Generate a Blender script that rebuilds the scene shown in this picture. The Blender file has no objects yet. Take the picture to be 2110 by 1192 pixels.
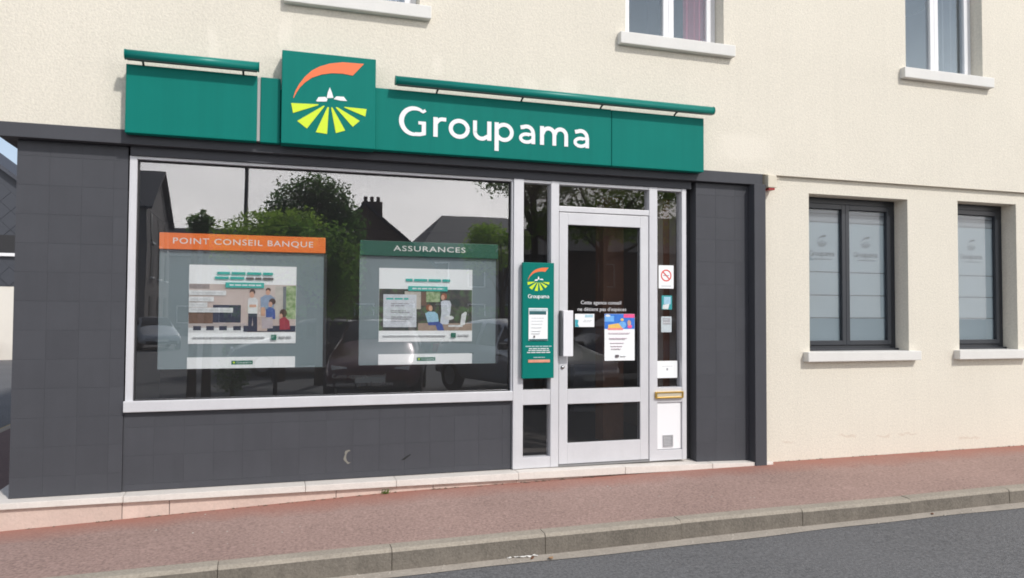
import bpy, bmesh, math, random
from mathutils import Vector, Matrix
random.seed(7)
R = math.radians
scene = bpy.context.scene
COL = scene.collection

# ------------------------------------------------------------------ camera
F, CX, CY = 1600.0, 1055.0, 596.0          # focal length and centre in photo pixels (2110 wide)
YAW, PITCH, ROLL = 0.31078, 0.03182, 0.00497
CAM = Vector((0, -6.2, 1.6))
_w = Vector((math.sin(YAW)*math.cos(PITCH), math.cos(YAW)*math.cos(PITCH), math.sin(PITCH)))
_r0 = Vector((math.cos(YAW), -math.sin(YAW), 0)); _u0 = _r0.cross(_w)
_r = math.cos(ROLL)*_r0 + math.sin(ROLL)*_u0; _u = -math.sin(ROLL)*_r0 + math.cos(ROLL)*_u0
cd = bpy.data.cameras.new('camera'); cam = bpy.data.objects.new('camera', cd); COL.objects.link(cam)
cd.sensor_width = 36; cd.lens = F/2110*36; cd.clip_start = .05; cd.clip_end = 2000
m = Matrix((_r, _u, -_w)).transposed().to_4x4(); m.translation = CAM
cam.matrix_world = m
scene.camera = cam

def across(px, py, depth):
    """ground position of a thing whose mirror image shows in the shop glass at this pixel and depth"""
    d = _r*((px-CX)/F) - _u*((py-CY)/F) + _w
    p = CAM + d*depth
    return Vector((p.x, 0.12-p.y, p.z))

# ------------------------------------------------------------------ sky, sun, exposure
SUN_TO = Vector((0.45, -1.0, 1.0)).normalized()
SUN_EL = math.asin(SUN_TO.z); SUN_AZ = math.atan2(SUN_TO.x, SUN_TO.y)
world = bpy.data.worlds.new('World'); scene.world = world; world.use_nodes = True
nt = world.node_tree; nt.nodes.clear()
sky = nt.nodes.new('ShaderNodeTexSky'); sky.sky_type = 'NISHITA'; sky.sun_disc = False
sky.sun_elevation = SUN_EL; sky.sun_rotation = SUN_AZ
sky.air_density = 1.0; sky.dust_density = 1.0; sky.ozone_density = 1.0
tc = nt.nodes.new('ShaderNodeTexCoord')
mp = nt.nodes.new('ShaderNodeMapping'); mp.inputs['Scale'].default_value = (1, 1, 2.6)
nz = nt.nodes.new('ShaderNodeTexNoise'); nz.inputs['Scale'].default_value = 2.2; nz.inputs['Detail'].default_value = 7; nz.inputs['Roughness'].default_value = .58
cr = nt.nodes.new('ShaderNodeValToRGB'); cr.color_ramp.elements[0].position = .36; cr.color_ramp.elements[1].position = .62
cr.color_ramp.elements[0].color = (.7, .7, .7, 1); cr.color_ramp.elements[1].color = (.95, .95, .95, 1)
dt_ = nt.nodes.new('ShaderNodeVectorMath'); dt_.operation = 'DOT_PRODUCT'; dt_.inputs[1].default_value = SUN_TO
fw = nt.nodes.new('ShaderNodeMapRange'); fw.inputs['From Min'].default_value = -.3; fw.inputs['From Max'].default_value = 1; fw.inputs['To Min'].default_value = 9.5; fw.inputs['To Max'].default_value = 42.0   # thin cloud scatters forward: brighter on the sun's side
cc_ = nt.nodes.new('ShaderNodeVectorMath'); cc_.operation = 'SCALE'
ct_ = nt.nodes.new('ShaderNodeMixRGB'); ct_.inputs[1].default_value = (.70, .86, 1.06, 1); ct_.inputs[2].default_value = (1.0, .955, .93, 1)
cf_ = nt.nodes.new('ShaderNodeMapRange'); cf_.inputs['From Min'].default_value = -.3; cf_.inputs['From Max'].default_value = .6
sz_ = nt.nodes.new('ShaderNodeSeparateXYZ'); hz_ = nt.nodes.new('ShaderNodeMapRange')      # the veil thins out higher up
hz_.inputs['From Min'].default_value = .12; hz_.inputs['From Max'].default_value = .42; hz_.inputs['To Min'].default_value = 1; hz_.inputs['To Max'].default_value = .10
mm_ = nt.nodes.new('ShaderNodeMath'); mm_.operation = 'MULTIPLY'
mx = nt.nodes.new('ShaderNodeMixRGB')
bg = nt.nodes.new('ShaderNodeBackground'); bg.inputs['Strength'].default_value = .1
ow = nt.nodes.new('ShaderNodeOutputWorld')
L = nt.links.new
L(tc.outputs['Generated'], mp.inputs['Vector']); L(mp.outputs[0], nz.inputs['Vector']); L(nz.outputs['Fac'], cr.inputs[0])
L(tc.outputs['Generated'], dt_.inputs[0]); L(dt_.outputs['Value'], fw.inputs['Value']); L(dt_.outputs['Value'], cf_.inputs['Value']); L(cf_.outputs[0], ct_.inputs[0]); L(ct_.outputs[0], cc_.inputs[0]); L(fw.outputs[0], cc_.inputs['Scale']); L(cc_.outputs[0], mx.inputs[2]); L(tc.outputs['Generated'], sz_.inputs[0]); L(sz_.outputs['Z'], hz_.inputs['Value']); L(hz_.outputs[0], mm_.inputs[0]); L(cr.outputs[0], mm_.inputs[1]); L(mm_.outputs[0], mx.inputs[0]); L(sky.outputs[0], mx.inputs[1]); L(mx.outputs[0], bg.inputs['Color']); L(bg.outputs[0], ow.inputs[0])
sd = bpy.data.lights.new('sun', 'SUN'); sd.energy = 2.9; sd.angle = R(3.0); sd.color = (1, .965, .925)
so = bpy.data.objects.new('sun', sd); COL.objects.link(so); so.location = (8, -12, 14)
so.rotation_euler = SUN_TO.to_track_quat('Z', 'Y').to_euler()
vs = scene.view_settings; vs.view_transform = 'Standard'; vs.look = 'None'; vs.gamma = 1; vs.use_curve_mapping = False
vs.exposure = -0.09
scene.cycles.max_bounces = 8; scene.cycles.transparent_max_bounces = 16
scene.cycles.use_denoising = True
scene.cycles.filter_width = 1.8

# ------------------------------------------------------------------ materials
def srgb(r, g, b):
    f = lambda c: c/12.92 if c <= .04045 else ((c+.055)/1.055)**2.4
    return (f(r/255), f(g/255), f(b/255), 1)
MATS = {}
def mat(name, col, rough=.6, metal=0, var=0.0, vscale=3.0, fine=0.0, fscale=80, bump=0.0, bscale=60, spec=.5, rnd=0.0, coat=0, bdist=.01, streak=0.0):
    if name in MATS: return MATS[name]
    m = bpy.data.materials.new(name); m.use_nodes = True; t = m.node_tree; b = t.nodes['Principled BSDF']
    N = t.nodes.new; K = t.links.new
    if len(col) == 3: col = (*col, 1)
    b.inputs['Base Color'].default_value = col; b.inputs['Roughness'].default_value = rough
    b.inputs['Metallic'].default_value = metal; b.inputs['Specular IOR Level'].default_value = spec
    b.inputs['Coat Weight'].default_value = coat
    m['base'] = 1
    if var or fine or bump or rnd:
        c = N('ShaderNodeTexCoord'); src = c.outputs['Object']
        val = None
        oi = N('ShaderNodeObjectInfo')
        ad = N('ShaderNodeVectorMath'); ad.operation = 'MULTIPLY_ADD'; K(oi.outputs['Random'], ad.inputs[0])
        ad.inputs[1].default_value = (37, 19, 53) if rnd else (0, 0, 0); K(src, ad.inputs[2]); src = ad.outputs[0]
        def noise(sc, det):
            n = N('ShaderNodeTexNoise'); n.inputs['Scale'].default_value = sc; n.inputs['Detail'].default_value = det
            n.inputs['Roughness'].default_value = .6; K(src, n.inputs['Vector']); return n.outputs['Fac']
        def scaled(o, amp):     # (o-.5)*amp
            a = N('ShaderNodeMath'); a.operation = 'SUBTRACT'; K(o, a.inputs[0]); a.inputs[1].default_value = .5
            q = N('ShaderNodeMath'); q.operation = 'MULTIPLY'; K(a.outputs[0], q.inputs[0]); q.inputs[1].default_value = amp; return q.outputs[0]
        terms = []
        if var: terms.append(scaled(noise(vscale, 6), var*2.6))
        if fine: terms.append(scaled(noise(fscale, 2), fine*2.6))
        if streak:      # rain runs
            mq = N('ShaderNodeMapping'); mq.inputs['Scale'].default_value = (16, 16, .7); K(src, mq.inputs['Vector'])
            sn = N('ShaderNodeTexNoise'); sn.inputs['Scale'].default_value = 1; sn.inputs['Detail'].default_value = 4; K(mq.outputs[0], sn.inputs['Vector']); terms.append(scaled(sn.outputs['Fac'], streak*2.6))
        if rnd: terms.append(scaled(oi.outputs['Random'], rnd*2))
        tot = None
        for q in terms:
            if tot is None: tot = q
            else:
                s = N('ShaderNodeMath'); K(tot, s.inputs[0]); K(q, s.inputs[1]); tot = s.outputs[0]
        if tot is not None:
            s = N('ShaderNodeMath'); s.inputs[1].default_value = 1; K(tot, s.inputs[0])
            h = N('ShaderNodeVectorMath'); h.operation = 'SCALE'; h.inputs[0].default_value = col[:3]; K(s.outputs[0], h.inputs['Scale'])
            K(h.outputs[0], b.inputs['Base Color'])
        if bump:
            bp = N('ShaderNodeBump'); bp.inputs['Strength'].default_value = bump; bp.inputs['Distance'].default_value = bdist
            K(noise(bscale, 3), bp.inputs['Height']); K(bp.outputs[0], b.inputs['Normal'])
    MATS[name] = m; return m

def glass(name, ior=.1, tint=(.72, .75, .76), wave=.0, gcol=(.97, .98, 1, 1), dust_haze=.009):
    m = bpy.data.materials.new(name); m.use_nodes = True; t = m.node_tree; t.nodes.clear(); N = t.nodes.new; K = t.links.new
    o = N('ShaderNodeOutputMaterial'); x = N('ShaderNodeMixShader'); tr = N('ShaderNodeBsdfTransparent'); g = N('ShaderNodeBsdfGlossy'); lw = N('ShaderNodeLayerWeight'); lw.inputs['Blend'].default_value = .5
    pw = N('ShaderNodeMath'); pw.operation = 'POWER'; K(lw.outputs['Facing'], pw.inputs[0]); pw.inputs[1].default_value = 4
    f = N('ShaderNodeMath'); f.operation = 'MULTIPLY_ADD'; K(pw.outputs[0], f.inputs[0]); f.inputs[1].default_value = 1-ior; f.inputs[2].default_value = ior; g.inputs['Roughness'].default_value = 0.004; g.inputs['Color'].default_value = gcol; tr.inputs['Color'].default_value = (*tint, 1)
    if wave:
        c = N('ShaderNodeTexCoord'); n = N('ShaderNodeTexNoise'); n.inputs['Scale'].default_value = 1.6; n.inputs['Detail'].default_value = 1
        b = N('ShaderNodeBump'); b.inputs['Strength'].default_value = wave; b.inputs['Distance'].default_value = .01
        K(c.outputs['Object'], n.inputs['Vector']); K(n.outputs['Fac'], b.inputs['Height']); K(b.outputs[0], g.inputs['Normal'])
    K(f.outputs[0], x.inputs[0]); K(tr.outputs[0], x.inputs[1]); K(g.outputs[0], x.inputs[2]); df = N('ShaderNodeBsdfDiffuse'); df.inputs['Color'].default_value = (.62, .66, .74, 1); y = N('ShaderNodeMixShader'); y.inputs[0].default_value = dust_haze     # thin dusty haze, put in as pale diffuse colour to lift the dark glass
    K(x.outputs[0], y.inputs[1]); K(df.outputs[0], y.inputs[2]); K(y.outputs[0], o.inputs[0])
    return m

def stucco():
    m = mat('stucco', (.715, .672, .575), rough=.9, streak=.02, var=.05, vscale=1.1, fine=.13, fscale=52, bump=.5, bscale=85, spec=.2, bdist=.008)
    return m
def add_marks(m, boxes, col, fac=.6):
    """worn or repaired patches with soft edges at given places of the wall (x0,x1,z0,z1)"""
    t = m.node_tree; N = t.nodes.new; K = t.links.new; b = t.nodes['Principled BSDF']
    src = b.inputs['Base Color'].links[0].from_socket
    c = N('ShaderNodeTexCoord'); n = N('ShaderNodeTexNoise'); n.inputs['Scale'].default_value = 9; n.inputs['Detail'].default_value = 4; K(c.outputs['Object'], n.inputs['Vector'])
    vm = N('ShaderNodeVectorMath'); vm.operation = 'MULTIPLY_ADD'; K(n.outputs['Color'], vm.inputs[0]); vm.inputs[1].default_value = (.12, .12, .12); K(c.outputs['Object'], vm.inputs[2])
    sp = N('ShaderNodeSeparateXYZ'); K(vm.outputs[0], sp.inputs[0])
    tot = None
    for (x0, x1, z0, z1) in boxes:
        pr = None
        for ax, a, e in (('X', x0+.06, x1+.06), ('Z', z0+.06, z1+.06)):
            d = N('ShaderNodeMath'); d.operation = 'SUBTRACT'; K(sp.outputs[ax], d.inputs[0]); d.inputs[1].default_value = (a+e)/2
            q = N('ShaderNodeMath'); q.operation = 'ABSOLUTE'; K(d.outputs[0], q.inputs[0])
            mr = N('ShaderNodeMapRange'); K(q.outputs[0], mr.inputs['Value']); h = (e-a)/2
            mr.inputs['From Min'].default_value = h; mr.inputs['From Max'].default_value = h*.55; mr.inputs['To Min'].default_value = 0; mr.inputs['To Max'].default_value = 1
            if pr is None: pr = mr.outputs[0]
            else:
                z = N('ShaderNodeMath'); z.operation = 'MULTIPLY'; K(pr, z.inputs[0]); K(mr.outputs[0], z.inputs[1]); pr = z.outputs[0]
        if tot is None: tot = pr
        else:
            z = N('ShaderNodeMath'); z.operation = 'MAXIMUM'; K(tot, z.inputs[0]); K(pr, z.inputs[1]); tot = z.outputs[0]
    f = N('ShaderNodeMath'); f.operation = 'MULTIPLY'; K(tot, f.inputs[0]); f.inputs[1].default_value = fac
    x = N('ShaderNodeMixRGB'); K(f.outputs[0], x.inputs[0]); K(src, x.inputs[1]); x.inputs[2].default_value = (*col, 1)
    K(x.outputs[0], b.inputs['Base Color'])

M_STUCCO = stucco()
M_STUCCO_UP = M_STUCCO.copy(); M_STUCCO_UP.name = 'stucco_upper'
add_marks(M_STUCCO_UP, [(2.05, 2.22, 3.45, 3.62), (2.40, 2.58, 3.42, 3.66), (2.62, 2.85, 3.42, 3.55), (1.30, 1.38, 3.52, 3.72), (-.42, -.34, 3.45, 3.75), (.08, .2, 3.62, 3.9), (3.9, 4.6, 3.0, 3.3), (2.9, 3.0, 3.38, 3.6)], (.80, .75, .65), .55)
M_STUCCO_LO = M_STUCCO.copy(); M_STUCCO_LO.name = 'stucco_lower'
add_marks(M_STUCCO_LO, [(5.28, 5.52, .425, .45), (5.75, 5.95, .405, .43), (6.0, 6.3, .415, .435), (4.65, 4.8, .40, .42), (6.75, 7.1, .33, .36)], (.50, .37, .27), .28)
M_TILE = mat('grey_tile', (.069, .071, .080), rough=.45, streak=.05, var=.12, vscale=2.0, fine=.05, fscale=120, rnd=.015, spec=.2)
M_GREY = mat('grey_paint', (.069, .071, .080), rough=.55, streak=.05, var=.08, vscale=3, fine=.03, fscale=120, spec=.2)
M_JOINT = mat('tile_joint', (.066, .068, .076), rough=.9)
M_ALU = mat('aluminium', (.63, .63, .65), rough=.42, metal=.12, streak=.03, var=.08, vscale=3.5, fine=.03, fscale=60, spec=.5)
M_DARKALU = mat('anthracite_frame', (.026, .030, .037), rough=.4, var=.05)
M_PVC = mat('white_pvc', (.80, .80, .81), rough=.35, var=.02)
M_SILL = mat('white_sill', (.70, .69, .655), rough=.75, var=.06, vscale=5, fine=.03, fscale=90, bump=.1)
M_GASKET = mat('black_gasket', (.02, .02, .022), rough=.6)
M_GREEN = mat('sign_green', (.004, .178, .145), rough=.45, var=.09, vscale=1.7, streak=.07, spec=.10)
M_GREENHDR = mat('header_green', (.004, .095, .06), rough=.4, var=.05)
M_LIME = mat('lime_film', (.62, .80, .02), rough=.45)
M_ORANGE = mat('orange_film', (.86, .17, .05), rough=.45)
M_ORANGEHDR = mat('header_orange', (.88, .19, .02), rough=.5, var=.04)
M_WHITE = mat('white_film', (.84, .84, .85), rough=.4)
M_PAPER = mat('paper', (.86, .88, .88), rough=.6, var=.02)
M_PANEL = mat('display_grey', (.19, .24, .255), rough=.5, var=.05, vscale=2)
M_SLAB = mat('threshold_stone', (.70, .655, .60), rough=.8, var=.11, vscale=5, fine=.07, fscale=50, bump=.2)
M_PLINTH = mat('pink_stone', (.62, .485, .415), rough=.88, var=.14, vscale=4, fine=.09, fscale=45, bump=.3, rnd=.05)
M_BRASS = mat('brass', (.72, .47, .12), rough=.3, metal=.9, var=.08)
M_BLACK = mat('black', (.015, .015, .017), rough=.5)
M_TEAL = mat('teal_print', (.03, .42, .36), rough=.6)
M_GLASS = glass('shop_glass', .122, (.99, .995, .995), .04)
M_GLASS_D = glass('door_glass', .04, (.97, .97, .97), .03, dust_haze=.004)
M_GLASS_U = glass('window_glass', .10, (.95, .96, .97), .1, (.78, .92, 1, 1))
M_GLASS_F = glass('film_glass', .018, (.97, .98, .98), .05, dust_haze=.004)

# ------------------------------------------------------------------ mesh helpers
def link(name, me, material=None, parent=None, loc=None):
    o = bpy.data.objects.new(name, me); COL.objects.link(o)
    if material is not None and me is not None and not me.materials: me.materials.append(material)
    if parent is not None: o.parent = parent
    if loc is not None: o.location = loc
    return o
def tag(o, label=None, cat=None, group=None, kind=None):
    if label: o['label'] = label
    if cat: o['category'] = cat
    if group: o['group'] = group
    if kind: o['kind'] = kind
    return o
def empty(name, loc, label=None, cat=None, group=None, rz=0):
    o = bpy.data.objects.new(name, None); COL.objects.link(o); o.location = loc; o.rotation_euler.z = rz; o.empty_display_size = .2
    return tag(o, label, cat, group)
def setparent(o, p):
    """parent keeping world-space mesh coordinates"""
    o.parent = p
    loc = Vector(p.location)
    q = p.parent
    o.location = Vector(o.location) - loc if q is None else o.location
class MB:
    def __init__(s): s.v = []; s.f = []
    def quad(s, *p):
        n = len(s.v); s.v += [tuple(q) for q in p]; s.f.append(tuple(range(n, n+len(p)))); return s
    def box(s, x0, x1, y0, y1, z0, z1):
        n = len(s.v)
        s.v += [(x0, y0, z0), (x1, y0, z0), (x1, y1, z0), (x0, y1, z0), (x0, y0, z1), (x1, y0, z1), (x1, y1, z1), (x0, y1, z1)]
        s.f += [tuple(n+i for i in q) for q in ((0, 3, 2, 1), (4, 5, 6, 7), (0, 1, 5, 4), (1, 2, 6, 5), (2, 3, 7, 6), (3, 0, 4, 7))]; return s
    def prism(s, poly, y0, y1):
        """polygon in x-z (counter-clockwise seen from -y) extruded from y0 (front) to y1"""
        a = sum(poly[i][0]*poly[(i+1) % len(poly)][1]-poly[(i+1) % len(poly)][0]*poly[i][1] for i in range(len(poly)))
        if a < 0: poly = poly[::-1]
        n = len(s.v); k = len(poly)
        s.v += [(x, y0, z) for x, z in poly]+[(x, y1, z) for x, z in poly]
        s.f.append(tuple(range(n, n+k))); s.f.append(tuple(range(n+2*k-1, n+k-1, -1)))
        for i in range(k): j = (i+1) % k; s.f.append((n+j, n+i, n+k+i, n+k+j))
        return s
    def tube(s, pts, rad, seg=8, caps=True):
        pts = [Vector(p) for p in pts]; rr = rad if isinstance(rad, (list, tuple)) else [rad]*len(pts); rings = []
        for i, p in enumerate(pts):
            d = (pts[min(i+1, len(pts)-1)]-pts[max(i-1, 0)]).normalized()
            a = d.orthogonal().normalized() if i == 0 else (prev-d*prev.dot(d)).normalized()
            prev = a; b = d.cross(a); n = len(s.v)
            for k in range(seg):
                t = 2*math.pi*k/seg; s.v.append(tuple(p+rr[i]*(math.cos(t)*a+math.sin(t)*b)))
            rings.append(n)
        for a, b in zip(rings, rings[1:]):
            for k in range(seg): j = (k+1) % seg; s.f.append((a+k, a+j, b+j, b+k))
        if caps:
            s.f.append(tuple(rings[0]+k for k in reversed(range(seg)))); s.f.append(tuple(rings[-1]+k for k in range(seg)))
        return s
    def mesh(s, name, bevel=0, smooth=False, seg=2):
        me = bpy.data.meshes.new(name); me.from_pydata(s.v, [], s.f); me.update()
        if bevel:
            b = bmesh.new(); b.from_mesh(me)
            bmesh.ops.bevel(b, geom=list(b.edges), offset=bevel, segments=seg, affect='EDGES', profile=.6, clamp_overlap=True)
            b.to_mesh(me); b.free()
        if smooth:
            for p in me.polygons: p.use_smooth = True
        return me
    def build(s, name, material, parent=None, bevel=0, smooth=False, seg=2):
        return link(name, s.mesh(name, bevel, smooth, seg), material, parent)
def box(name, material, parent, x0, x1, y0, y1, z0, z1, bevel=0):
    return MB().box(x0, x1, y0, y1, z0, z1).build(name, material, parent, bevel)
def holed_wall(x0, x1, z0, z1, y0, y1, holes, mb=None):
    """wall slab with rectangular openings and their reveals"""
    mb = mb or MB()
    xs = sorted({x0, x1, *[h[0] for h in holes], *[h[1] for h in holes]}); zs = sorted({z0, z1, *[h[2] for h in holes], *[h[3] for h in holes]})
    for a, b in zip(xs, xs[1:]):
        for c, d in zip(zs, zs[1:]):
            if any(h[0] <= a and b <= h[1] and h[2] <= c and d <= h[3] for h in holes): continue
            mb.quad((a, y0, c), (b, y0, c), (b, y0, d), (a, y0, d)); mb.quad((b, y1, c), (a, y1, c), (a, y1, d), (b, y1, d))
    for a, b, c, d in holes:
        mb.quad((a, y0, c), (a, y0, d), (a, y1, d), (a, y1, c)); mb.quad((b, y0, d), (b, y0, c), (b, y1, c), (b, y1, d))
        mb.quad((a, y0, d), (b, y0, d), (b, y1, d), (a, y1, d)); mb.quad((b, y0, c), (a, y0, c), (a, y1, c), (b, y1, c))
    mb.quad((x0, y1, z0), (x0, y1, z1), (x0, y0, z1), (x0, y0, z0)); mb.quad((x1, y0, z0), (x1, y0, z1), (x1, y1, z1), (x1, y1, z0))
    mb.quad((x0, y0, z1), (x1, y0, z1), (x1, y1, z1), (x0, y1, z1)); mb.quad((x0, y1, z0), (x1, y1, z0), (x1, y0, z0), (x0, y0, z0))
    return mb
def ring_frame(mb, x0, x1, z0, z1, l, r, b, t, y0, y1):
    """rectangular frame as four butted bars"""
    mb.box(x0, x0+l, y0, y1, z0, z1); mb.box(x1-r, x1, y0, y1, z0, z1)
    mb.box(x0+l, x1-r, y0, y1, z0, z0+b); mb.box(x0+l, x1-r, y0, y1, z1-t, z1); return mb
def text_mesh(body, x, z, y, width=None, height=.1, extrude=.0006, align='LEFT', spacing=1.0, bold=0.0):
    cu = bpy.data.curves.new('txt', 'FONT'); cu.body = body; cu.size = 1; cu.extrude = 0; cu.offset = bold; cu.space_character = spacing; cu.resolution_u = 3
    o = bpy.data.objects.new('txt', cu); COL.objects.link(o)
    dg = bpy.context.evaluated_depsgraph_get(); me = bpy.data.meshes.new_from_object(o.evaluated_get(dg))
    bpy.data.objects.remove(o)
    xs = [v.co.x for v in me.vertices]; ys = [v.co.y for v in me.vertices]
    w = max(xs)-min(xs); sz = height/.70 if height else width/w
    sx = width/w if width else sz
    for v in me.vertices: v.co = Vector(((v.co.x-min(xs))*sx + x - (w*sx/2 if align == 'CENTER' else 0), y, v.co.y*sz+z))
    return me

# ------------------------------------------------------------------ ground levels
def lerp_tab(tab, x):
    if x <= tab[0][0]: a, b = tab[0], tab[1]
    elif x >= tab[-1][0]: return tab[-1][1]
    else:
        for a, b in zip(tab, tab[1:]):
            if a[0] <= x <= b[0]: break
    if x < tab[0][0]: return tab[0][1]+(x-tab[0][0])*.012
    return a[1]+(b[1]-a[1])*(x-a[0])/(b[0]-a[0])
WALLZ = [(-1.69, .100), (.97, .192), (3.57, .225), (4.52, .229), (7.68, .238), (20, .26)]
KERBZ = [(-1.7, .080), (-.87, .092), (.48, .113), (1.78, .127), (3.25, .138), (4.9, .146), (6.1, .160), (9, .17), (20, .18)]
wz = lambda x: lerp_tab(WALLZ, x)
kz = lambda x: lerp_tab(KERBZ, x)
rz = lambda x: -.045+.0122*max(-9, min(14, x))
KY0, KY1 = -1.26, -1.155        # kerb front and back

# ------------------------------------------------------------------ road, pavement, kerb
def road_mat():
    m = mat('asphalt', (.155, .155, .158), rough=.88, var=.13, vscale=.7, fine=.55, fscale=48, bump=.8, bscale=90, spec=.25)
    return m
M_ROAD = road_mat()
xs = [-300, -120, -60, -30, -9] + [(-8+i*2) for i in range(12)] + [16, 30, 60, 120, 300]
ys = [-300, -120, -60, -30, -12, -6, -3, -1.2, 0, 3, 10, 30, 80, 300]
mb = MB(); mb.v = [(x, y, rz(x)) for y in ys for x in xs]; n = len(xs)
mb.f = [(j*n+i, j*n+i+1, (j+1)*n+i+1, (j+1)*n+i) for j in range(len(ys)-1) for i in range(n-1)]
tag(mb.build('road', M_ROAD), kind='structure')
def pave_mat():
    m = mat('red_tarmac', (.345, .24, .208), rough=.92, var=.17, vscale=1.1, fine=.48, fscale=50, bump=.7, bscale=80, spec=.2)
    t = m.node_tree; N = t.nodes.new; K = t.links.new; b = t.nodes['Principled BSDF']; src = b.inputs['Base Color'].links[0].from_socket
    # redder unworn band against the wall, greyer walked-on middle
    c = N('ShaderNodeTexCoord'); sp = N('ShaderNodeSeparateXYZ'); K(c.outputs['Object'], sp.inputs[0])
    n = N('ShaderNodeTexNoise'); n.inputs['Scale'].default_value = 3; n.inputs['Detail'].default_value = 5; K(c.outputs['Object'], n.inputs['Vector'])
    ad = N('ShaderNodeMath'); ad.operation = 'MULTIPLY_ADD'; K(n.outputs['Fac'], ad.inputs[0]); ad.inputs[1].default_value = .35; K(sp.outputs['Y'], ad.inputs[2])
    mr = N('ShaderNodeMapRange'); K(ad.outputs[0], mr.inputs['Value']); mr.inputs['From Min'].default_value = -.2; mr.inputs['From Max'].default_value = .12
    fm = N('ShaderNodeMath'); fm.operation = 'MULTIPLY'; K(mr.outputs[0], fm.inputs[0]); fm.inputs[1].default_value = .9
    x = N('ShaderNodeMixRGB'); K(fm.outputs[0], x.inputs[0]); K(src, x.inputs[1]); x.inputs[2].default_value = (.36, .165, .125, 1); K(x.outputs[0], b.inputs['Base Color'])
    return m
M_PAVE = pave_mat()
SIDEX = -3.15
px = [SIDEX, -2.6, -2.1]+[-1.7+.3*i for i in range(60)]
py = [.06, -.05, -.15, -.35, -.6, -.85, -1.05, KY1-.001]
mb = MB(); mb.v = []
for y in py:
    for x in px:
        t = max(0, min(1, (y+.05)/(KY1+.05))); z = wz(x)*(1-t)+(kz(x)-.004)*t
        z += .006*math.sin(x*2.3+y*3)*t*(1-t)*4*.5
        mb.v.append((x, y, z))
n = len(px); mb.f = [(j*n+i, (j+1)*n+i, (j+1)*n+i+1, j*n+i+1) for j in range(len(py)-1) for i in range(n-1)]
tag(mb.build('pavement', M_PAVE, smooth=True), kind='structure')
mb = MB()       # pavement of the side street beside the building
for a, b in zip(range(0, 28), range(1, 29)):
    za = wz(-1.7)+.004
    mb.quad((SIDEX, .06+a, za-.05), (-1.55, .06+a, za), (-1.55, .06+b, za), (SIDEX, .06+b, za-.05))
tag(mb.build('side_pavement', mat('brown_tarmac', (.16, .105, .095), rough=.9, var=.1, fine=.25, fscale=40)), kind='structure')
box('side_kerb', mat('kerb_stone', (.34, .30, .245), rough=.9, var=.22, vscale=2.2, fine=.3, fscale=60, bump=.5, bscale=70, rnd=.05), None, SIDEX-.12, SIDEX, KY1+.02, 28, -.3, wz(-1.7)-.047, .012)['kind'] = 'structure'
tag(MB().quad((SIDEX-.40, 2.0, rz(SIDEX)+.004), (SIDEX-.26, 2.0, rz(SIDEX)+.004), (SIDEX-.26, 24, rz(SIDEX)+.004), (SIDEX-.40, 24, rz(SIDEX)+.004)).build('yellow_line', mat('yellow_paint', (.65, .42, .03), rough=.7, var=.2)), kind='structure')
M_KERB = MATS['kerb_stone']
M_KERBF = mat('kerb_grime', (.168, .148, .122), rough=.95, var=.3, vscale=2.5, fine=.32, streak=.15, fscale=60, bump=.5, bscale=70, rnd=.06)
kerb = empty('kerb', (0, KY0, 0)); kerb['kind'] = 'structure'
joint0 = .80
x = joint0-1.03*4+.17
edges = [SIDEX] + [joint0+1.03*k for k in range(-3, 15)]
for a, b in zip(edges, edges[1:]):
    mb = MB(); g = .0025; dz = random.uniform(-.003, .003); dy = random.uniform(-.004, .004)
    for xx in (a+g, b-g):
        t = kz(xx)+dz; bz = rz(xx)-.12
        mb.v += [(xx, dy-.012, bz), (xx, dy, t-.022), (xx, dy+.006, t-.008), (xx, dy+.02, t), (xx, KY1-KY0, t+.004), (xx, KY1-KY0, bz)]
    mb.f = [(i, (i+1) % 6, 6+(i+1) % 6, 6+i) for i in range(6)]+[tuple(range(5, -1, -1)), tuple(range(6, 12))]
    mb.f = [tuple(reversed(q)) for q in mb.f]
    ks = mb.build('kerb_stone', M_KERB, kerb); ks.data.materials.append(M_KERBF); ks.data.polygons[0].material_index = 1
    j = MB().box(b-g, b+g, .014, KY1-KY0-.004, rz(b)-.1, kz(b)-.008).build('joint', mat('kerb_joint', (.17, .15, .125), rough=1), kerb)
mb = MB()       # concrete gutter strip
gx = [SIDEX+.2*i for i in range(100)]
for a, b in zip(gx, gx[1:]):
    wob = lambda q: -.105+.012*math.sin(q*1.7)+.007*math.sin(q*5.1)
    mb.quad((a, KY0+wob(a), rz(a)+.004), (b, KY0+wob(b), rz(b)+.004), (b, KY0, rz(b)+.014), (a, KY0, rz(a)+.014))
tag(mb.build('gutter', mat('gutter_concrete', (.37, .33, .28), rough=.9, var=.2, vscale=4, fine=.2, fscale=50, bump=.3)), kind='structure')

# ------------------------------------------------------------------ the building
BLD = empty('shop_building', (0, 0, 0), 'cream rendered corner building with dark grey tiled shopfront at street level', 'building')
UP = -.04
XL, XR, ZT = -1.80, 10.6, 6.7
W1 = (.20, 1.18, 4.08, 5.45); W2 = (3.02, 4.02, 4.075, 5.45); W3 = (6.13, 7.14, 4.08, 5.45)
holed_wall(XL, XR, 2.915, ZT, UP, .22, [W1, W2, W3]).build('upper_wall', M_STUCCO_UP, BLD)
WA = (4.98, 6.17, 1.25, 2.77); WB = (6.82, 7.62, 1.25, 2.79)
holed_wall(4.425, XR, -.3, 2.913, 0, .27, [WA, WB]).build('lower_wall', M_STUCCO_LO, BLD)
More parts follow.
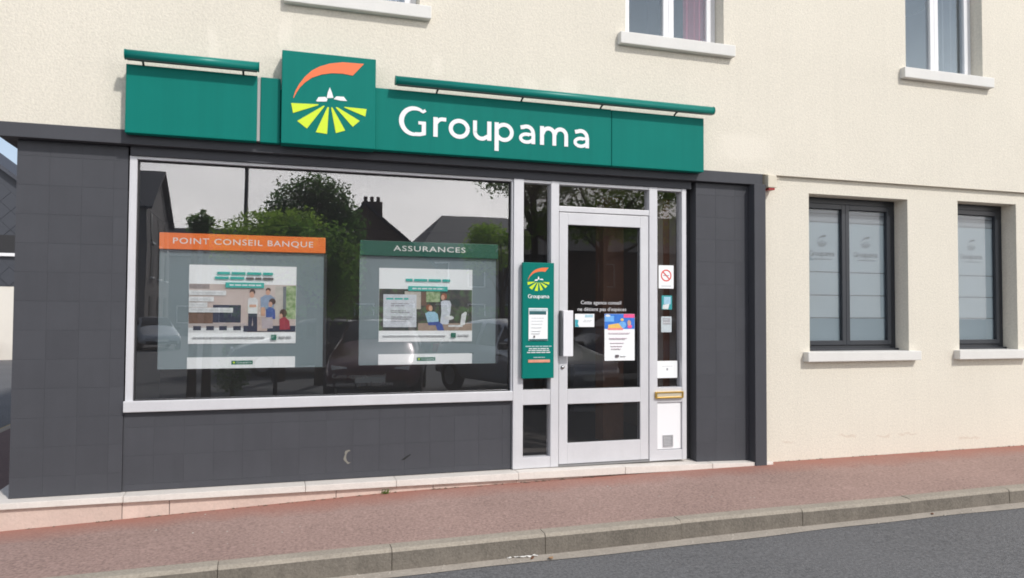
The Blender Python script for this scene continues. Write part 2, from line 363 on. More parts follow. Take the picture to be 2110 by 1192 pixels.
# plain sides, back and roof
box('side_wall', M_STUCCO, BLD, XL, XL+.2, .222, 9, 2.915, ZT-.002)
box('rear_wall', M_STUCCO, BLD, XL, XR, 9.002, 9.2, -.3, ZT)
box('side_wall', M_STUCCO, BLD, XR-.2, XR, .272, 9, -.3, ZT-.002)
box('side_wall', M_GREY, BLD, -1.62, -1.45, .12, 9, -.3, 2.808)
box('soffit', M_GREY, BLD, -1.755, -1.30, .102, 9, 2.81, 2.913)
mb = MB(); mb.v = [(XL-.3, UP-.35, ZT+.05), (XR+.3, UP-.35, ZT+.05), (XR+.3, 9.5, ZT+.05), (XL-.3, 9.5, ZT+.05), (XL+2.5, 4.6, ZT+2.9), (XR-2.5, 4.6, ZT+2.9)]
mb.f = [(0, 1, 5, 4), (1, 2, 5), (2, 3, 4, 5), (3, 0, 4), (3, 2, 1, 0)]
mb.build('roof', mat('slate', (.055, .06, .075), rough=.7, var=.15, fine=.2, fscale=12), BLD)
box('floor_slab', mat('concrete', (.3, .3, .3), rough=.9), BLD, XL+.21, XR-.21, .23, 8.9, 2.99, 3.14)
# grey shopfront surround
box('lintel', M_GREY, BLD, -1.755, 4.42, -.06, .10, 2.81, 2.912, .003)
box('header', M_GREY, BLD, -.93, 3.70, .0, .11, 2.742, 2.809)
box('end_post', M_GREY, BLD, 4.30, 4.422, -.10, .30, .20, 2.808, .003)
box('return_panel', M_GREY, BLD, 3.655, 4.30, .13, .2, .2, 2.808)

def tiled(name, x0, x1, z0, z1, y, label=None, ts=.205, tz=.205, x_start=None):
    p = MB().box(x0+.001, x1-.001, y-.0027, y+.11, z0, z1).build(name, M_JOINT, BLD)
    xx = [x0]; q = x0 if x_start is None else x_start
    while q < x1-.02:
        q += ts; xx.append(min(q, x1))
    zz = [z1]; q = z1-.11
    while q > z0+.02: zz.append(q); q -= tz
    zz.append(z0)
    for a, b in zip(xx, xx[1:]):
        for d, c in zip(zz, zz[1:]):
            key = (round(b-a, 3), round(d-c, 3))
            if key not in TILES:
                w, h = b-a-.0009, d-c-.0009
                TILES[key] = MB().box(-w/2, w/2, 0, .008, -h/2, h/2).mesh('tile', .0005, seg=1)
            link('tile', TILES[key], M_TILE, p, ((a+b)/2, y-.004+random.uniform(-.0004, .0004), (c+d)/2))
    return p
TILES = {}
PT = .302
tiled('corner_pillar', -1.655, -.947, PT, 2.808, .028)
tiled('spandrel', -.946, 2.01, PT, .87, .040)
tiled('side_panel', 3.745, 4.298, .262, 2.806, .0)
box('scuff_mark', mat('scuff', (.02, .02, .02), rough=.9), BLD, 0, 0, 0, 0, 0, 0).data.clear_geometry()
o = BLD.children[-1]
bpy.data.objects.remove([c for c in BLD.children if c.name.startswith('scuff_mark')][0])
MB().prism([(1.075, .422), (1.105, .425), (1.155, .462), (1.15, .468), (1.11, .447)], .0335, .0355).build('scuff_mark', mat('scuff', (.02, .02, .02), rough=.9), BLD)
mb = MB(); pts = [(.66+.035*math.cos(t)+.006*math.sin(5*t), .47+.055*math.sin(t)) for t in [R(a) for a in range(60, 300, 20)]]
inn = [(.672+.03*math.cos(t), .47+.045*math.sin(t)) for t in [R(a) for a in range(300, 60, -20)]]
mb.prism(pts+inn, .0338, .0355).build('scuff_mark', mat('pale_scuff', (.22, .21, .18), rough=.9), BLD)

# threshold slabs and the pink stone course below
def slab_z(x): return lerp_tab([(-1.76, .305), (2.0, .302), (3.3, .296), (4.43, .262)], x)
def slab_b(x): return lerp_tab([(-1.76, .252), (1.0, .240), (4.43, .212)], x)
SL = [-1.80, -.92, .33, 1.02, 2.03, 3.0, 3.86, 4.42]
for a, b in zip(SL, SL[1:]):
    mb = MB(); g = .0015; dz = random.uniform(-.0015, .0015); yf = -.085+random.uniform(-.003, .003)
    v = []
    for xx in (a+g, b-g): v += [(xx, yf, slab_b(xx)), (xx, .14, slab_b(xx)), (xx, .14, slab_z(xx)-.001), (xx, yf, slab_z(xx)-.012+dz)]
    mb.v = v; mb.f = [(0, 3, 2, 1), (4, 5, 6, 7), (0, 4, 7, 3), (3, 7, 6, 2), (2, 6, 5, 1), (1, 5, 4, 0)]
    mb.build('threshold_slab', M_SLAB, BLD, bevel=.004)
box('threshold_slab', M_SLAB, BLD, -1.80, -1.66, .145, 6, .20, .298, .004)
PLS = [-1.76, -.93, -.62, .56, 1.32, 2.02, 2.62, 3.6, 4.40]
for a, b in zip(PLS, PLS[1:]):
    mb = MB(); g = .002; yf = -.055+random.uniform(-.004, .004)
    for xx in (a+g, b-g): mb.v += [(xx, yf, -.1), (xx, .1, -.1), (xx, .1, slab_b(xx)-.004), (xx, yf, slab_b(xx)-.004)]
    mb.f = [(0, 3, 2, 1), (4, 5, 6, 7), (0, 4, 7, 3), (3, 7, 6, 2), (2, 6, 5, 1), (1, 5, 4, 0)]
    mb.build('plinth_stone', M_PLINTH, BLD, bevel=.004)
box('plinth_core', M_JOINT, BLD, -1.74, 4.38, -.045, .12, -.3, .209)
box('plinth_end_stone', M_SLAB, BLD, 4.405, 4.50, -.09, .0, .15, .252, .012)

# ------------------------------------------------------------------ shop window
FY = .022                       # front of the aluminium
win = empty('shop_window', (0, 0, 0)); win.parent = BLD
fr = ring_frame(MB(), -.937, 2.005, .872, 2.741, .05, .012, .075, .022, FY, .10)
fr.build('frame', M_ALU, win, bevel=.002)
box('sill_profile', M_ALU, win, -.945, 2.003, -.006, FY-.002, .874, .955, .006)
MB().box(-.905, 2.01, .064, .070, .94, 2.725).build('pane', M_GLASS, win)
ring_frame(MB(), -.887, 1.993, .947, 2.719, .012, .012, .010, .012, .052, .0635).build('gasket', M_GASKET, win)
# ------------------------------------------------------------------ entrance: mullions, sidelights, transom, door
ent = empty('entrance_frame', (0, 0, 0)); ent.parent = BLD
for a, b, y in ((2.007, 2.095, .005), (2.345, 2.418, .012), (3.282, 3.362, .012), (3.610, 3.655, .012)):
    box('mullion', M_ALU, ent, a, b, y, .11, .300, 2.741, .004)
box('head_rail', M_ALU, ent, 2.4185, 3.2815, .014, .10, 2.482, 2.530, .004)
for a, b in ((2.0955, 2.3445), (2.4185, 3.2815), (3.3625, 3.6095)): box('head_rail', M_ALU, ent, a, b, .016, .10, 2.716, 2.740, .002)
sl = empty('sidelight', (0, 0, 0)); sl.parent = BLD
box('rail', M_ALU, sl, 2.0955, 2.3445, .016, .10, .832, .958, .003); box('rail', M_ALU, sl, 2.0955, 2.3445, .016, .10, .300, .392, .003)
box('pane', M_GLASS_D, sl, 2.0955, 2.3445, .062, .068, .959, 2.715); box('pane', M_GLASS_D, sl, 2.0955, 2.3445, .062, .068, .393, .831)
sr = empty('sidelight', (0, 0, 0)); sr.parent = BLD
box('rail', M_ALU, sr, 3.3625, 3.6095, .016, .10, .815, .948, .003); box('rail', M_ALU, sr, 3.3625, 3.6095, .016, .10, .300, .392, .003)
box('pane', M_GLASS_D, sr, 3.3625, 3.6095, .062, .068, .949, 2.715)
box('infill_panel', M_WHITE, sr, 3.366, 3.606, .030, .05, .396, .811, .004)
g = ring_frame(MB(), 3.425, 3.522, .418, .522, .008, .008, .008, .008, .020, .0295)
for i in range(7): g.box(3.433, 3.514, .023, .0285, .430+i*.0125, .4365+i*.0125)
g.build('vent_grille', mat('vent_grey', (.42, .42, .43), rough=.5), sr)
ms = ring_frame(MB(), 3.335, 3.612, .852, .912, .014, .014, .012, .012, -.012, .0155).build('mail_slot', M_BRASS, sr, bevel=.003)
box('mail_flap', mat('pale_brass', (.80, .72, .55), rough=.3, metal=.5), sr, 3.349, 3.598, -.004, .0150, .864, .900, .003)
tr = box('transom_window', M_GLASS_D, BLD, 2.4185, 3.2815, .062, .068, 2.531, 2.715)
# door leaf
door = empty('door', (0, 0, 0)); door.parent = BLD
DX0, DX1, DZ0, DZ1 = 2.424, 3.277, .318, 2.476
leaf = MB(); y0, y1 = .020, .075
leaf.box(DX0, 2.503, y0, y1, DZ0, DZ1); leaf.box(3.196, DX1, y0, y1, DZ0, DZ1)
for a, b in ((DZ0, .495), (.828, .955), (2.372, DZ1)): leaf.box(2.503, 3.196, y0+.0005, y1, a, b)
leaf.build('leaf_frame', M_ALU, door, bevel=.003)
box('pane', M_GLASS_D, door, 2.5035, 3.1955, .046, .052, .9555, 2.3715); box('pane', M_GLASS_D, door, 2.5035, 3.1955, .046, .052, .4955, .8275)
for a, b in ((.9555, 2.3715), (.4955, .8275)): ring_frame(MB(), 2.5035, 3.1955, a, b, .006, .006, .006, .006, .036, .0455).build('gasket', M_GASKET, door)
box('pull_handle', mat('handle_white', (.78, .78, .80), rough=.3), door, 2.435, 2.525, -.052, -.038, 1.24, 1.63, .005)
for z in (1.32, 1.55): MB().tube([(2.462, -.040, z), (2.462, .022, z)], .012, 10).build('handle_post', M_ALU, door, smooth=True)
box('handle_plate', mat('handle_grey', (.25, .25, .26), rough=.4, metal=.6), door, 2.425, 2.437, -.030, .019, 1.24, 1.63, .002)  # dark grey metal strip left of the white pull handle
MB().tube([(2.455, .010, 1.145), (2.455, .021, 1.145)], .016, 14).build('lock_cylinder', mat('steel', (.45, .45, .46), rough=.3, metal=1), door, smooth=True)
box('door_sill', mat('dull_metal', (.30, .30, .30), rough=.5, metal=.6), BLD, 2.42, 3.28, .01, .1, .2985, .314)

# ------------------------------------------------------------------ shop interior
M_INW = mat('inner_wall', (.30, .25, .21), rough=.9, var=.05)
room = empty('shop_room', (0, 0, 0)); room.parent = BLD
box('inner_floor', mat('inner_floor', (.09, .08, .075), rough=.6, var=.1), room, -1.4, 4.28, .145, 5.2, .2, .299)
box('inner_ceiling', M_INW, room, -1.44, 4.28, .112, 5.2, 2.82, 2.9)
box('back_wall', M_INW, room, -1.44, 4.28, 5.2, 5.3, .2, 2.9)
box('left_wall', M_INW, room, -1.44, -1.3, .12, 5.19, .3, 2.815)
box('right_wall', M_INW, room, 4.18, 4.28, .21, 5.19, .3, 2.815)
M_WOOD = mat('brown_wood', (.27, .14, .085), rough=.5, var=.2, vscale=6)
box('timber_column', M_WOOD, room, 3.33, 3.56, 1.1, 1.3, .3, 2.815, .006)
box('partition', mat('partition', (.48, .40, .34), rough=.7, var=.1), room, 3.50, 4.17, .42, .47, .3, 2.7)
box('timber_strip', mat('orange_wood', (.34, .15, .08), rough=.5, var=.15), room, 3.64, 3.70, .40, .418, .3, 2.7)
box('radiator', mat('radiator', (.26, .26, .27), rough=.5), room, 3.5, 3.95, 2.3, 2.42, .45, 1.0, .01)

# ------------------------------------------------------------------ windows
def upper_window(W, curtain):
    x0, x1, z0, z1 = W; yf = .10
    w = empty('window', (0, 0, 0)); w.parent = BLD
    f = ring_frame(MB(), x0+.002, x1-.002, z0+.002, z1-.002, .045, .045, .03, .05, yf, yf+.06)
    f.build('frame', M_PVC, w, bevel=.004)
    xm = (x0+x1)/2
    for a, b in ((x0+.048, xm-.001), (xm+.001, x1-.048)):
        s = ring_frame(MB(), a, b, z0+.033, z1-.054, .052, .052, .042, .052, yf-.012, yf+.05).build('sash', M_PVC, w, bevel=.005)
        box('pane', M_GLASS_U, w, a+.05, b-.05, yf+.015, yf+.021, z0+.07, z1-.10)
    box('sill', M_SILL, w, x0-.075, x1+.085, UP-.065, yf-.001, z0-.105, z0+.0005, .008)
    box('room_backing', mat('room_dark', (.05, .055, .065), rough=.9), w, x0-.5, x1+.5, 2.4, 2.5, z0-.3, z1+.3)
    if curtain:
        cm, a, b = curtain; mb = MB(); nn = 28
        for i in range(nn):
            def pt(k): return (a+(b-a)*k/nn, .165+.022*math.sin(k*1.35)+.01*math.sin(k*.6))
            p, q = pt(i), pt(i+1)
            mb.quad((p[0], p[1], z0+.02), (q[0], q[1], z0+.02), (q[0], q[1], z1), (p[0], p[1], z1))
        mb.build('curtain', cm, w, smooth=True)
    return w
M_RED = mat('red_curtain', (.36, .02, .06), rough=.85, var=.1)
M_DCUR = mat('grey_curtain', (.10, .105, .11), rough=.85, var=.1)
upper_window(W1, (mat('pale_curtain', (.45, .45, .48), rough=.85), .95, 1.16))
upper_window(W2, (M_RED, 3.72, 3.97))
upper_window(W3, (M_DCUR, 6.78, 7.12))
M_FILM = mat('frosted_film', (.215, .26, .29), rough=.5, var=.05, vscale=2, spec=.4)
M_FILMLINE = mat('film_gap', (.07, .08, .09), rough=.4)
M_FILMTXT = mat('film_print', (.055, .07, .08), rough=.5)
LOGO = {'sw': [(.122, .494), (.142, .566), (.182, .648), (.24, .733), (.315, .811), (.399, .863), (.501, .904), (.639, .933), (.87, .939), (.749, .797), (.641, .808), (.52, .801), (.417, .777), (.316, .732), (.241, .671), (.191, .614), (.153, .549), (.129, .495)],
 'v': [[(.362, .484), (.386, .525), (.458, .535), (.482, .512), (.472, .485), (.37, .476)], [(.505, .644), (.526, .592), (.545, .532), (.472, .522), (.485, .589)], [(.547, .518), (.575, .551), (.654, .554), (.691, .51), (.627, .508)]],
 'r': [[(.102, .436), (.387, .447), (.384, .437), (.123, .33)], [(.167, .248), (.442, .438), (.452, .432), (.269, .174)], [(.362, .141), (.482, .424), (.497, .425), (.482, .131)], [(.521, .424), (.535, .425), (.674, .183), (.574, .148)], [(.569, .428), (.586, .433), (.83, .302), (.755, .23)], [(.659, .436), (.666, .443), (.904, .439), (.89, .355)]]}
def logo(parent, x, z, s, y, th=.002, mono=None):
    T = lambda pl: [(x+a*s, z+b*s) for a, b in pl]
    MB().prism(T(LOGO['sw']), y-th, y).build('emblem_swoosh', mono or M_ORANGE, parent)
    for q in LOGO['v']: MB().prism(T(q), y-th, y).build('emblem_roof', mono or M_WHITE, parent)
    for q in LOGO['r']: MB().prism(T(q), y-th, y).build('emblem_ray', mono or M_LIME, parent)

# lettering drawn as strokes (unit = x-height)
def arc(cx, cz, rx, rzz, a0, a1, n=14): return [(cx+rx*math.cos(R(a0+(a1-a0)*i/n)), cz+rzz*math.sin(R(a0+(a1-a0)*i/n))) for i in range(n+1)]
def ribbon(mb, pts, w, y0, y1):
    n = len(pts); Lp = []; Rp = []
    for i, p in enumerate(pts):
        a = Vector(pts[max(i-1, 0)]); b = Vector(pts[min(i+1, n-1)]); d = (b-a).normalized(); nn = Vector((-d.y, d.x)); ww = w[i] if isinstance(w, list) else w
        k = 1.0
        Lp.append(Vector(p)+nn*ww/2*k); Rp.append(Vector(p)-nn*ww/2*k)
    for i in range(n-1):
        mb.prism([tuple(Rp[i]), tuple(Rp[i+1]), tuple(Lp[i+1]), tuple(Lp[i])], y0, y1)
S = .225
GLY = {
 'G': (1.40, [(arc(.72, .70, .66, .66, 55, 285, 26), 'G'), ([(.75, .055), (1.0, .06), (1.26, .13)], .19), ([(1.20, .04), (1.20, .66)], S*.95), ([(.92, .64), (1.30, .64)], .16), (arc(.72, .70, .66, .66, 75, 50, 4)+[(1.28, 1.30)], .15)]),
 'r': (.66, [([(.11, 0), (.11, 1.0)], S), (arc(.47, .50, .36, .42, 150, 80, 8)+[(.66, .91)], .19)]),
 'o': (1.12, [(arc(.55, .5, .45, .41, 0, 360, 32), S*.95)]),
 'u': (1.04, [([(.11, 1.0), (.11, .40)]+arc(.47, .42, .36, .34, 180, 290, 12)+[(.80, .22)], S*.92), ([(.88, 0), (.88, 1.0)], S)]),
 'p': (1.10, [([(.11, -.50), (.11, 1.0)], S), (arc(.52, .5, .42, .40, 150, -150, 26), S*.92)]),
 'a': (1.0, [([(.12, .84)]+arc(.46, .55, .36, .36, 115, 20, 10)+[(.83, .5), (.83, 0)], S*.92), (arc(.45, .29, .33, .21, 60, 320, 18)+[(.80, .22)], S*.80), ([(.50, .50), (.82, .50)], .15)]),
 'm': (1.68, [([(.11, 0), (.11, 1.0)], S), ([(.15, .6)]+arc(.48, .56, .33, .34, 150, 0, 12)+[(.81, 0)], S*.95), ([(.84, .6)]+arc(1.16, .56, .33, .34, 150, 0, 12)+[(1.49, 0)], S*.95)]),
}
def letter(parent, ch, x, z, h, y, th, m, sx=1.0):
    mb = MB(); k = 0
    for pts, w in GLY[ch][1]:
        if w == 'G': w = [.15+.10*math.sin(math.pi*i/(len(pts)-1)) for i in range(len(pts))]
        ww = [q*h for q in w] if isinstance(w, list) else w*h
        ribbon(mb, [(x+a*h*sx, z+b*h) for a, b in pts], ww, y-th-.0004*k, y); k += 1
    return mb.build('letter', m, parent)
def brand_word(parent, x, z, h, y, th, m, xs=None, width=None):
    adv = 0
    tot = sum(GLY[c][0]+.13 for c in 'Groupama')
    sx = width/(tot*h) if width else 1
    for i, c in enumerate('Groupama'):
        letter(parent, c, xs[i] if xs else x+adv, z, h, y, th, m, sx)
        adv += (GLY[c][0]+.13)*h*sx

def lower_window(W, splits):
    x0, x1, z0, z1 = W; yf = .17
    w = empty('window', (0, 0, 0)); w.parent = BLD
    f = ring_frame(MB(), x0+.002, x1-.002, z0+.002, z1-.002, .05, .06, .05, .06, yf, yf+.06)
    for a, b in zip(splits[:-1], splits[1:]):
        pass
    f.build('frame', M_DARKALU, w, bevel=.004)
    for i in range(len(splits)-1):
        a, b = splits[i]+.001, splits[i+1]-.001
        ring_frame(MB(), a, b, z0+.055, z1-.064, .045, .045, .045, .05, yf-.014, yf+.05).build('sash', M_DARKALU, w, bevel=.004)
        box('pane', M_GLASS_F, w, a+.04, b-.04, yf+.016, yf+.020, z0+.09, z1-.10)
        zb, zt = z0+.095, z1-.112
        cuts = [zb, zb+.23, zb+.455, zb+.685, zt-.13, zt-.045, zt]
        for c, d in zip(cuts, cuts[1:]):
            box('film_band', M_FILM if d <= zt-.12 else mat('film_grey', (.17, .19, .21), rough=.5), w, a+.044, b-.044, yf+.024, yf+.026, c+.005, d-.005)
        box('film_backing', M_FILMLINE, w, a+.042, b-.042, yf+.028, yf+.032, zb-.01, zt+.02)
        cxm = (a+b)/2; wd = min(.30, b-a-.12)
        lg = empty('film_logo', (0, 0, 0)); lg.parent = w
        bpy.data.objects.remove(lg)
        logo(w, cxm-.075, zt-.40, .15, yf+.0235, .0006, M_FILMTXT)
        brand_word(w, cxm-wd/2, zt-.47, .038, yf+.0235, .0006, M_FILMTXT, width=wd)
        box('film_caption', M_FILMTXT, w, cxm-wd*.35, cxm+wd*.38, yf+.0230, yf+.0235, zt-.505, zt-.497)
    box('inner_sill', M_DARKALU, w, x0+.004, x1-.004, .125, yf-.001, z0+.0015, z0+.022, .003)
    box('sill', M_SILL, w, x0-.075, x1+.085, -.075, .1695, z0-.092, z0+.0008, .008)
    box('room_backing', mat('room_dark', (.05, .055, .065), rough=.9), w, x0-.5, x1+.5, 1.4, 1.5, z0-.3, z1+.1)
lower_window(WA, [5.036, 5.545, 6.105])
lower_window(WB, [6.876, 7.558])

# ------------------------------------------------------------------ fascia sign
SG = empty('fascia_sign', (0, 0, 0), 'long green fascia sign with square emblem panel and white lettering above the shopfront', 'shop sign')
SB, STP = 2.875, 3.368
p1 = box('sign_panel', M_GREEN, SG, -.950, -.059, -.142, -.062, SB, STP, .006)
p2 = box('sign_panel', M_GREEN, SG, -.036, .1085, -.122, -.062, SB, STP, .006)
box('panel_joint', mat('joint_pale', (.42, .42, .41), rough=.6), SG, -.0585, -.0365, -.112, -.062, SB+.01, STP-.004)
p3 = box('emblem_panel', M_GREEN, SG, .1135, .8135, -.185, -.062, 2.867, 3.571, .007)
p4 = box('sign_panel', M_GREEN, SG, .8165, 2.837, -.142, -.062, SB, STP-.005, .006)
p5 = box('sign_panel', M_GREEN, SG, 2.841, 3.745, -.142, -.062, SB, STP-.008, .006)
box('mounting_rail', M_BLACK, SG, -.9, 3.70, -.0615, UP-.001, 2.93, 3.30)
logo(p3, .1115, 2.867, .70, -.1855, .003)
brand_word(p4, 0, 3.0105, .157, -.1425, .003, M_WHITE, xs=[1.013, 1.279, 1.405, 1.605, 1.789, 1.994, 2.184, 2.480])

M_BAR = mat('bar_green', (.004, .20, .165), rough=.35, var=.05, spec=.3)
def light_bar(x0, x1, label):
    y, z = -.212, 3.412
    e = empty('sign_light_bar', (x0, y, z), label, 'light bar', 'sign light bars')
    sec = [(.037*math.cos(R(a)), .036*math.sin(R(a))) for a in range(-60, 241, 12)]
    def extr(sec, a, b):
        mb = MB(); k = len(sec)
        mb.v = [(a, yy, zz) for yy, zz in sec]+[(b, yy, zz) for yy, zz in sec]
        mb.f = [tuple(range(k)), tuple(range(2*k-1, k-1, -1))]+[((i+1) % k, i, k+i, k+(i+1) % k) for i in range(k)]; return mb
    ho = extr(sec, 0, x1-x0).build('housing', M_BAR, e)
    for pg in ho.data.polygons[2:]: pg.use_smooth = True
    for a in (-.006, x1-x0): extr([(q*1.06, w*1.06) for q, w in sec], a, a+.006).build('end_cap', M_GREEN, e)
    box('diffuser', mat('dark_diffuser', (.03, .045, .045), rough=.35), e, .01, x1-x0-.01, -.0175, .0175, -.036, -.0318)
    n = 3 if x1-x0 > 1.5 else 2
    for k in range(n+ (1 if n == 3 else 0)):
        t = .12+(.76)*k/(n-1 if n == 2 else n)
        xx = (x1-x0)*t
        mb = MB().tube([(xx, .02, -.03), (xx, .05, -.034), (xx, .08, -.05), (xx, .10, -.075)], .008, 8)
        mb.build('bracket', mat('bracket_dark', (.05, .06, .06), rough=.4, metal=.5), e, smooth=True)
    return e
light_bar(-.943, -.053, 'short green tubular light bar above the blank left sign panel')
light_bar(.966, 3.790, 'long green tubular light bar above the white lettering')
ab = empty('alarm_box', (4.50, UP, 2.84), 'small cream alarm box with red underside at the end of the grey lintel', 'alarm box')
box('casing', mat('cream_plastic', (.66, .60, .48), rough=.5), ab, -.045, .05, -.055, .038, -.055, .065, .008)
box('lamp', mat('red_plastic', (.42, .03, .03), rough=.4), ab, -.03, .035, -.045, .02, -.075, -.0555, .004)
box('cable', mat('cream_plastic', (.66, .60, .48), rough=.5), ab, .051, .11, -.006, .0395-.045+.006, .035, .047, .002)

# ------------------------------------------------------------------ display panels and posters in the window
def display(x0, x1, zt, zb, hz, header_mat, word, wx0, wx1, label, hl):
    e = empty('display_panel', ((x0+x1)/2, .14, zb), label, 'display panel', 'display panels hung in the shop window')
    X = (x0+x1)/2
    box('board', M_PANEL, e, x0-X, x1-X-.01, -.004, .012, 0, hz-zb-.002, .002)
    box('edge_shadow_strip', M_GASKET, e, x1-X-.009, x1-X+.014, .0, .05, .0, hz-zb-.004)  # dark strip draws in the board's edge together with the shadow beside it
    h = box('header', header_mat, e, x0-X, x1-X, -.032, .012, hz-zb, zt-zb, .002)
    th = (zt-hz)*.36
    me = text_mesh(word, wx0-X, (hz+zt)/2-th/2-zb+.004, -.0328, wx1-wx0, th, spacing=1.12, bold=.006)
    link('lettering', me, mat('header_text', (.78, .76, .72), rough=.5), h)
    for xx in (x0-X+.06, x1-X-.06): MB().tube([(xx, 0, zt-zb), (xx, 0, 2.82-zb)], .0006, 5).build('cable', M_GASKET, e)
    return e
display(-.74, .47, 2.195, 1.17, 2.072, M_ORANGEHDR, 'POINT CONSEIL BANQUE', -.645, .375, 'grey display panel with orange POINT CONSEIL BANQUE header in the shop window', None)
display(.742, 1.90, 2.187, 1.178, 2.066, M_GREENHDR, 'ASSURANCES', 1.01, 1.615, 'grey display panel with dark green ASSURANCES header in the shop window', None)

def noisemat(name, c1, c2, sc, c3=None):
    if name in MATS: return MATS[name]
    m = bpy.data.materials.new(name); m.use_nodes = True; t = m.node_tree; b = t.nodes['Principled BSDF']; b.inputs['Roughness'].default_value = .55
    c = t.nodes.new('ShaderNodeTexCoord'); n = t.nodes.new('ShaderNodeTexNoise'); n.inputs['Scale'].default_value = sc; n.inputs['Detail'].default_value = 4
    r = t.nodes.new('ShaderNodeValToRGB'); r.color_ramp.elements[0].position = .38; r.color_ramp.elements[1].position = .62
    r.color_ramp.elements[0].color = (*c1, 1); r.color_ramp.elements[1].color = (*c2, 1)
    if c3: e = r.color_ramp.elements.new(.5); e.color = (*c3, 1)
    t.links.new(c.outputs['Object'], n.inputs['Vector']); t.links.new(n.outputs['Fac'], r.inputs[0]); t.links.new(r.outputs[0], b.inputs['Base Color'])
    MATS[name] = m; return m
class Print:
    """flat print on a sheet: shapes given in pixels of the enlarged photograph, one mesh per ink"""
    def __init__(s, e, bx, size, y):
        s.e = e; s.bx = bx; s.size = size; s.y = y; s.n = 0; s.inks = {}
    def T(s, x, yy):
        x0, y0, x1, y1 = s.bx; return ((x-x0)/(x1-x0)*s.size[0]-s.size[0]/2, (y1-yy)/(y1-y0)*s.size[1])
    def poly(s, ink, pts):
        s.n += 1; mb = s.inks.setdefault(ink.name, (MB(), ink))[0]; q = [s.T(*p) for p in pts]
        mb.prism(q, s.y-.0002*s.n-.0002, s.y)
    def rect(s, ink, x0, y0, x1, y1): s.poly(ink, [(x0, y0), (x1, y0), (x1, y1), (x0, y1)])
    def oval(s, ink, cx, cy, rx, ry): s.poly(ink, [(cx+rx*math.cos(R(a)), cy+ry*math.sin(R(a))) for a in range(0, 360, 30)])
    def words(s, ink, x0, x1, y, h, seed=1):
        rr = random.Random(seed); x = x0
        while x < x1:
            w = min(rr.uniform(2.2, 6.5)*h, x1-x); s.rect(ink, x, y-h/2, x+w, y+h/2); x += w+h*.7
    def done(s):
        for k, (mb, ink) in s.inks.items(): mb.build('print', ink, s.e)['kind'] = 'stuff'
I = lambda n, c: mat('ink_'+n, c, rough=.55, var=.22, vscale=22, fine=.12, fscale=90)
SKIN = I('skin', (.62, .36, .25)); HAIR = I('hair', (.07, .035, .025)); NAVY = I('navy', (.025, .03, .06)); LBLUE = I('light_blue', (.33, .55, .68)); BLUE = I('blue', (.05, .09, .32))
SHIRT = I('shirt', (.25, .33, .45)); PALE = I('pale', (.68, .70, .70)); BEIGE = I('beige', (.50, .40, .35)); REDI = I('red', (.33, .03, .05)); WALLI = noisemat('ink_wall', (.50, .40, .36), (.60, .52, .48), 3)
FOL = noisemat('ink_garden', (.02, .035, .025), (.07, .13, .05), 14, (.06, .05, .045)); LEAF = noisemat('ink_leaf', (.16, .28, .10), (.42, .50, .30), 30); GREYT = I('grey_text', (.35, .35, .37)); LGREY = I('light_grey_text', (.55, .57, .58)); DARKT = I('dark_text', (.12, .10, .11)); GREENI = I('green', (.01, .16, .10)); ROBE = I('dress', (.60, .64, .70)); BROWN = I('brown', (.16, .09, .06)); CURT = I('curtain', (.52, .49, .44))
def sheet(name, X, zb, w, h, y, label, cat, th=.003, group=None):
    e = empty(name, (X, y, zb), label, cat, group)
    box('paper', M_PAPER, e, -w/2, w/2, -th, 0, 0, h, .0008)
    return e
e = sheet('poster', -.14, 1.36, .783, .60, .135, 'white poster with a family in a living room below the orange header', 'poster')
p = Print(e, (262, 290, 1112, 912), (.783, .60), -.003)
p.rect(WALLI, 264, 440, 1110, 822); p.rect(I('shade', (.30, .26, .25)), 264, 442, 420, 480); p.rect(CURT, 940, 450, 1005, 720); p.rect(I('frame_grey', (.16, .18, .2)), 1004, 452, 1030, 700); p.rect(LEAF, 1030, 446, 1110, 715)
p.rect(BROWN, 264, 660, 450, 770); p.rect(NAVY, 450, 605, 668, 745); p.rect(I('tv_stand', (.45, .40, .38)), 264, 752, 720, 790); p.rect(PALE, 264, 786, 720, 822)
for a in (300, 400, 500, 610): p.rect(NAVY, a, 772, a+60, 806)
p.rect(NAVY, 690, 770, 1110, 818); p.rect(BEIGE, 800, 700, 880, 812)
p.poly(NAVY, [(727, 668), (798, 668), (800, 806), (768, 806), (762, 700), (752, 806), (726, 806)]); p.poly(PALE, [(722, 556), (745, 545), (785, 545), (802, 565), (798, 672), (726, 672)]); p.oval(HAIR, 758, 500, 23, 25); p.oval(SKIN, 754, 522, 18, 26); p.rect(SKIN, 735, 600, 790, 622)
p.poly(SHIRT, [(822, 545), (860, 522), (905, 522), (940, 548), (930, 640), (826, 640)]); p.oval(HAIR, 884, 482, 21, 18); p.oval(SKIN, 882, 502, 18, 22); p.rect(SKIN, 828, 622, 860, 690)
p.poly(BLUE, [(868, 640), (900, 612), (940, 640), (944, 715), (868, 715)]); p.oval(HAIR, 918, 575, 27, 26); p.oval(SKIN, 903, 598, 16, 22); p.poly(I('lap', (.45, .40, .42)), [(834, 705), (920, 700), (925, 790), (838, 792)])
p.poly(REDI, [(978, 715), (1020, 695), (1058, 730), (1066, 800), (980, 802)]); p.oval(HAIR, 1008, 668, 30, 34); p.oval(SKIN, 990, 690, 14, 18)
for a, b, c in ((264, 550, 510), (264, 455, 560), (264, 406, 605), (264, 606, 646)): p.rect(PALE, a, c-19, b, c+19); p.words(LGREY, a+20, b-25, c, 9, c)
p.rect(M_TEAL, 545, 425, 850, 468); p.words(I('white_text', (.75, .8, .8)), 575, 825, 446, 11, 3)
p.words(M_TEAL, 480, 920, 352, 20, 5); p.words(M_TEAL, 462, 690, 390, 19, 6); p.words(DARKT, 706, 930, 391, 17, 7)
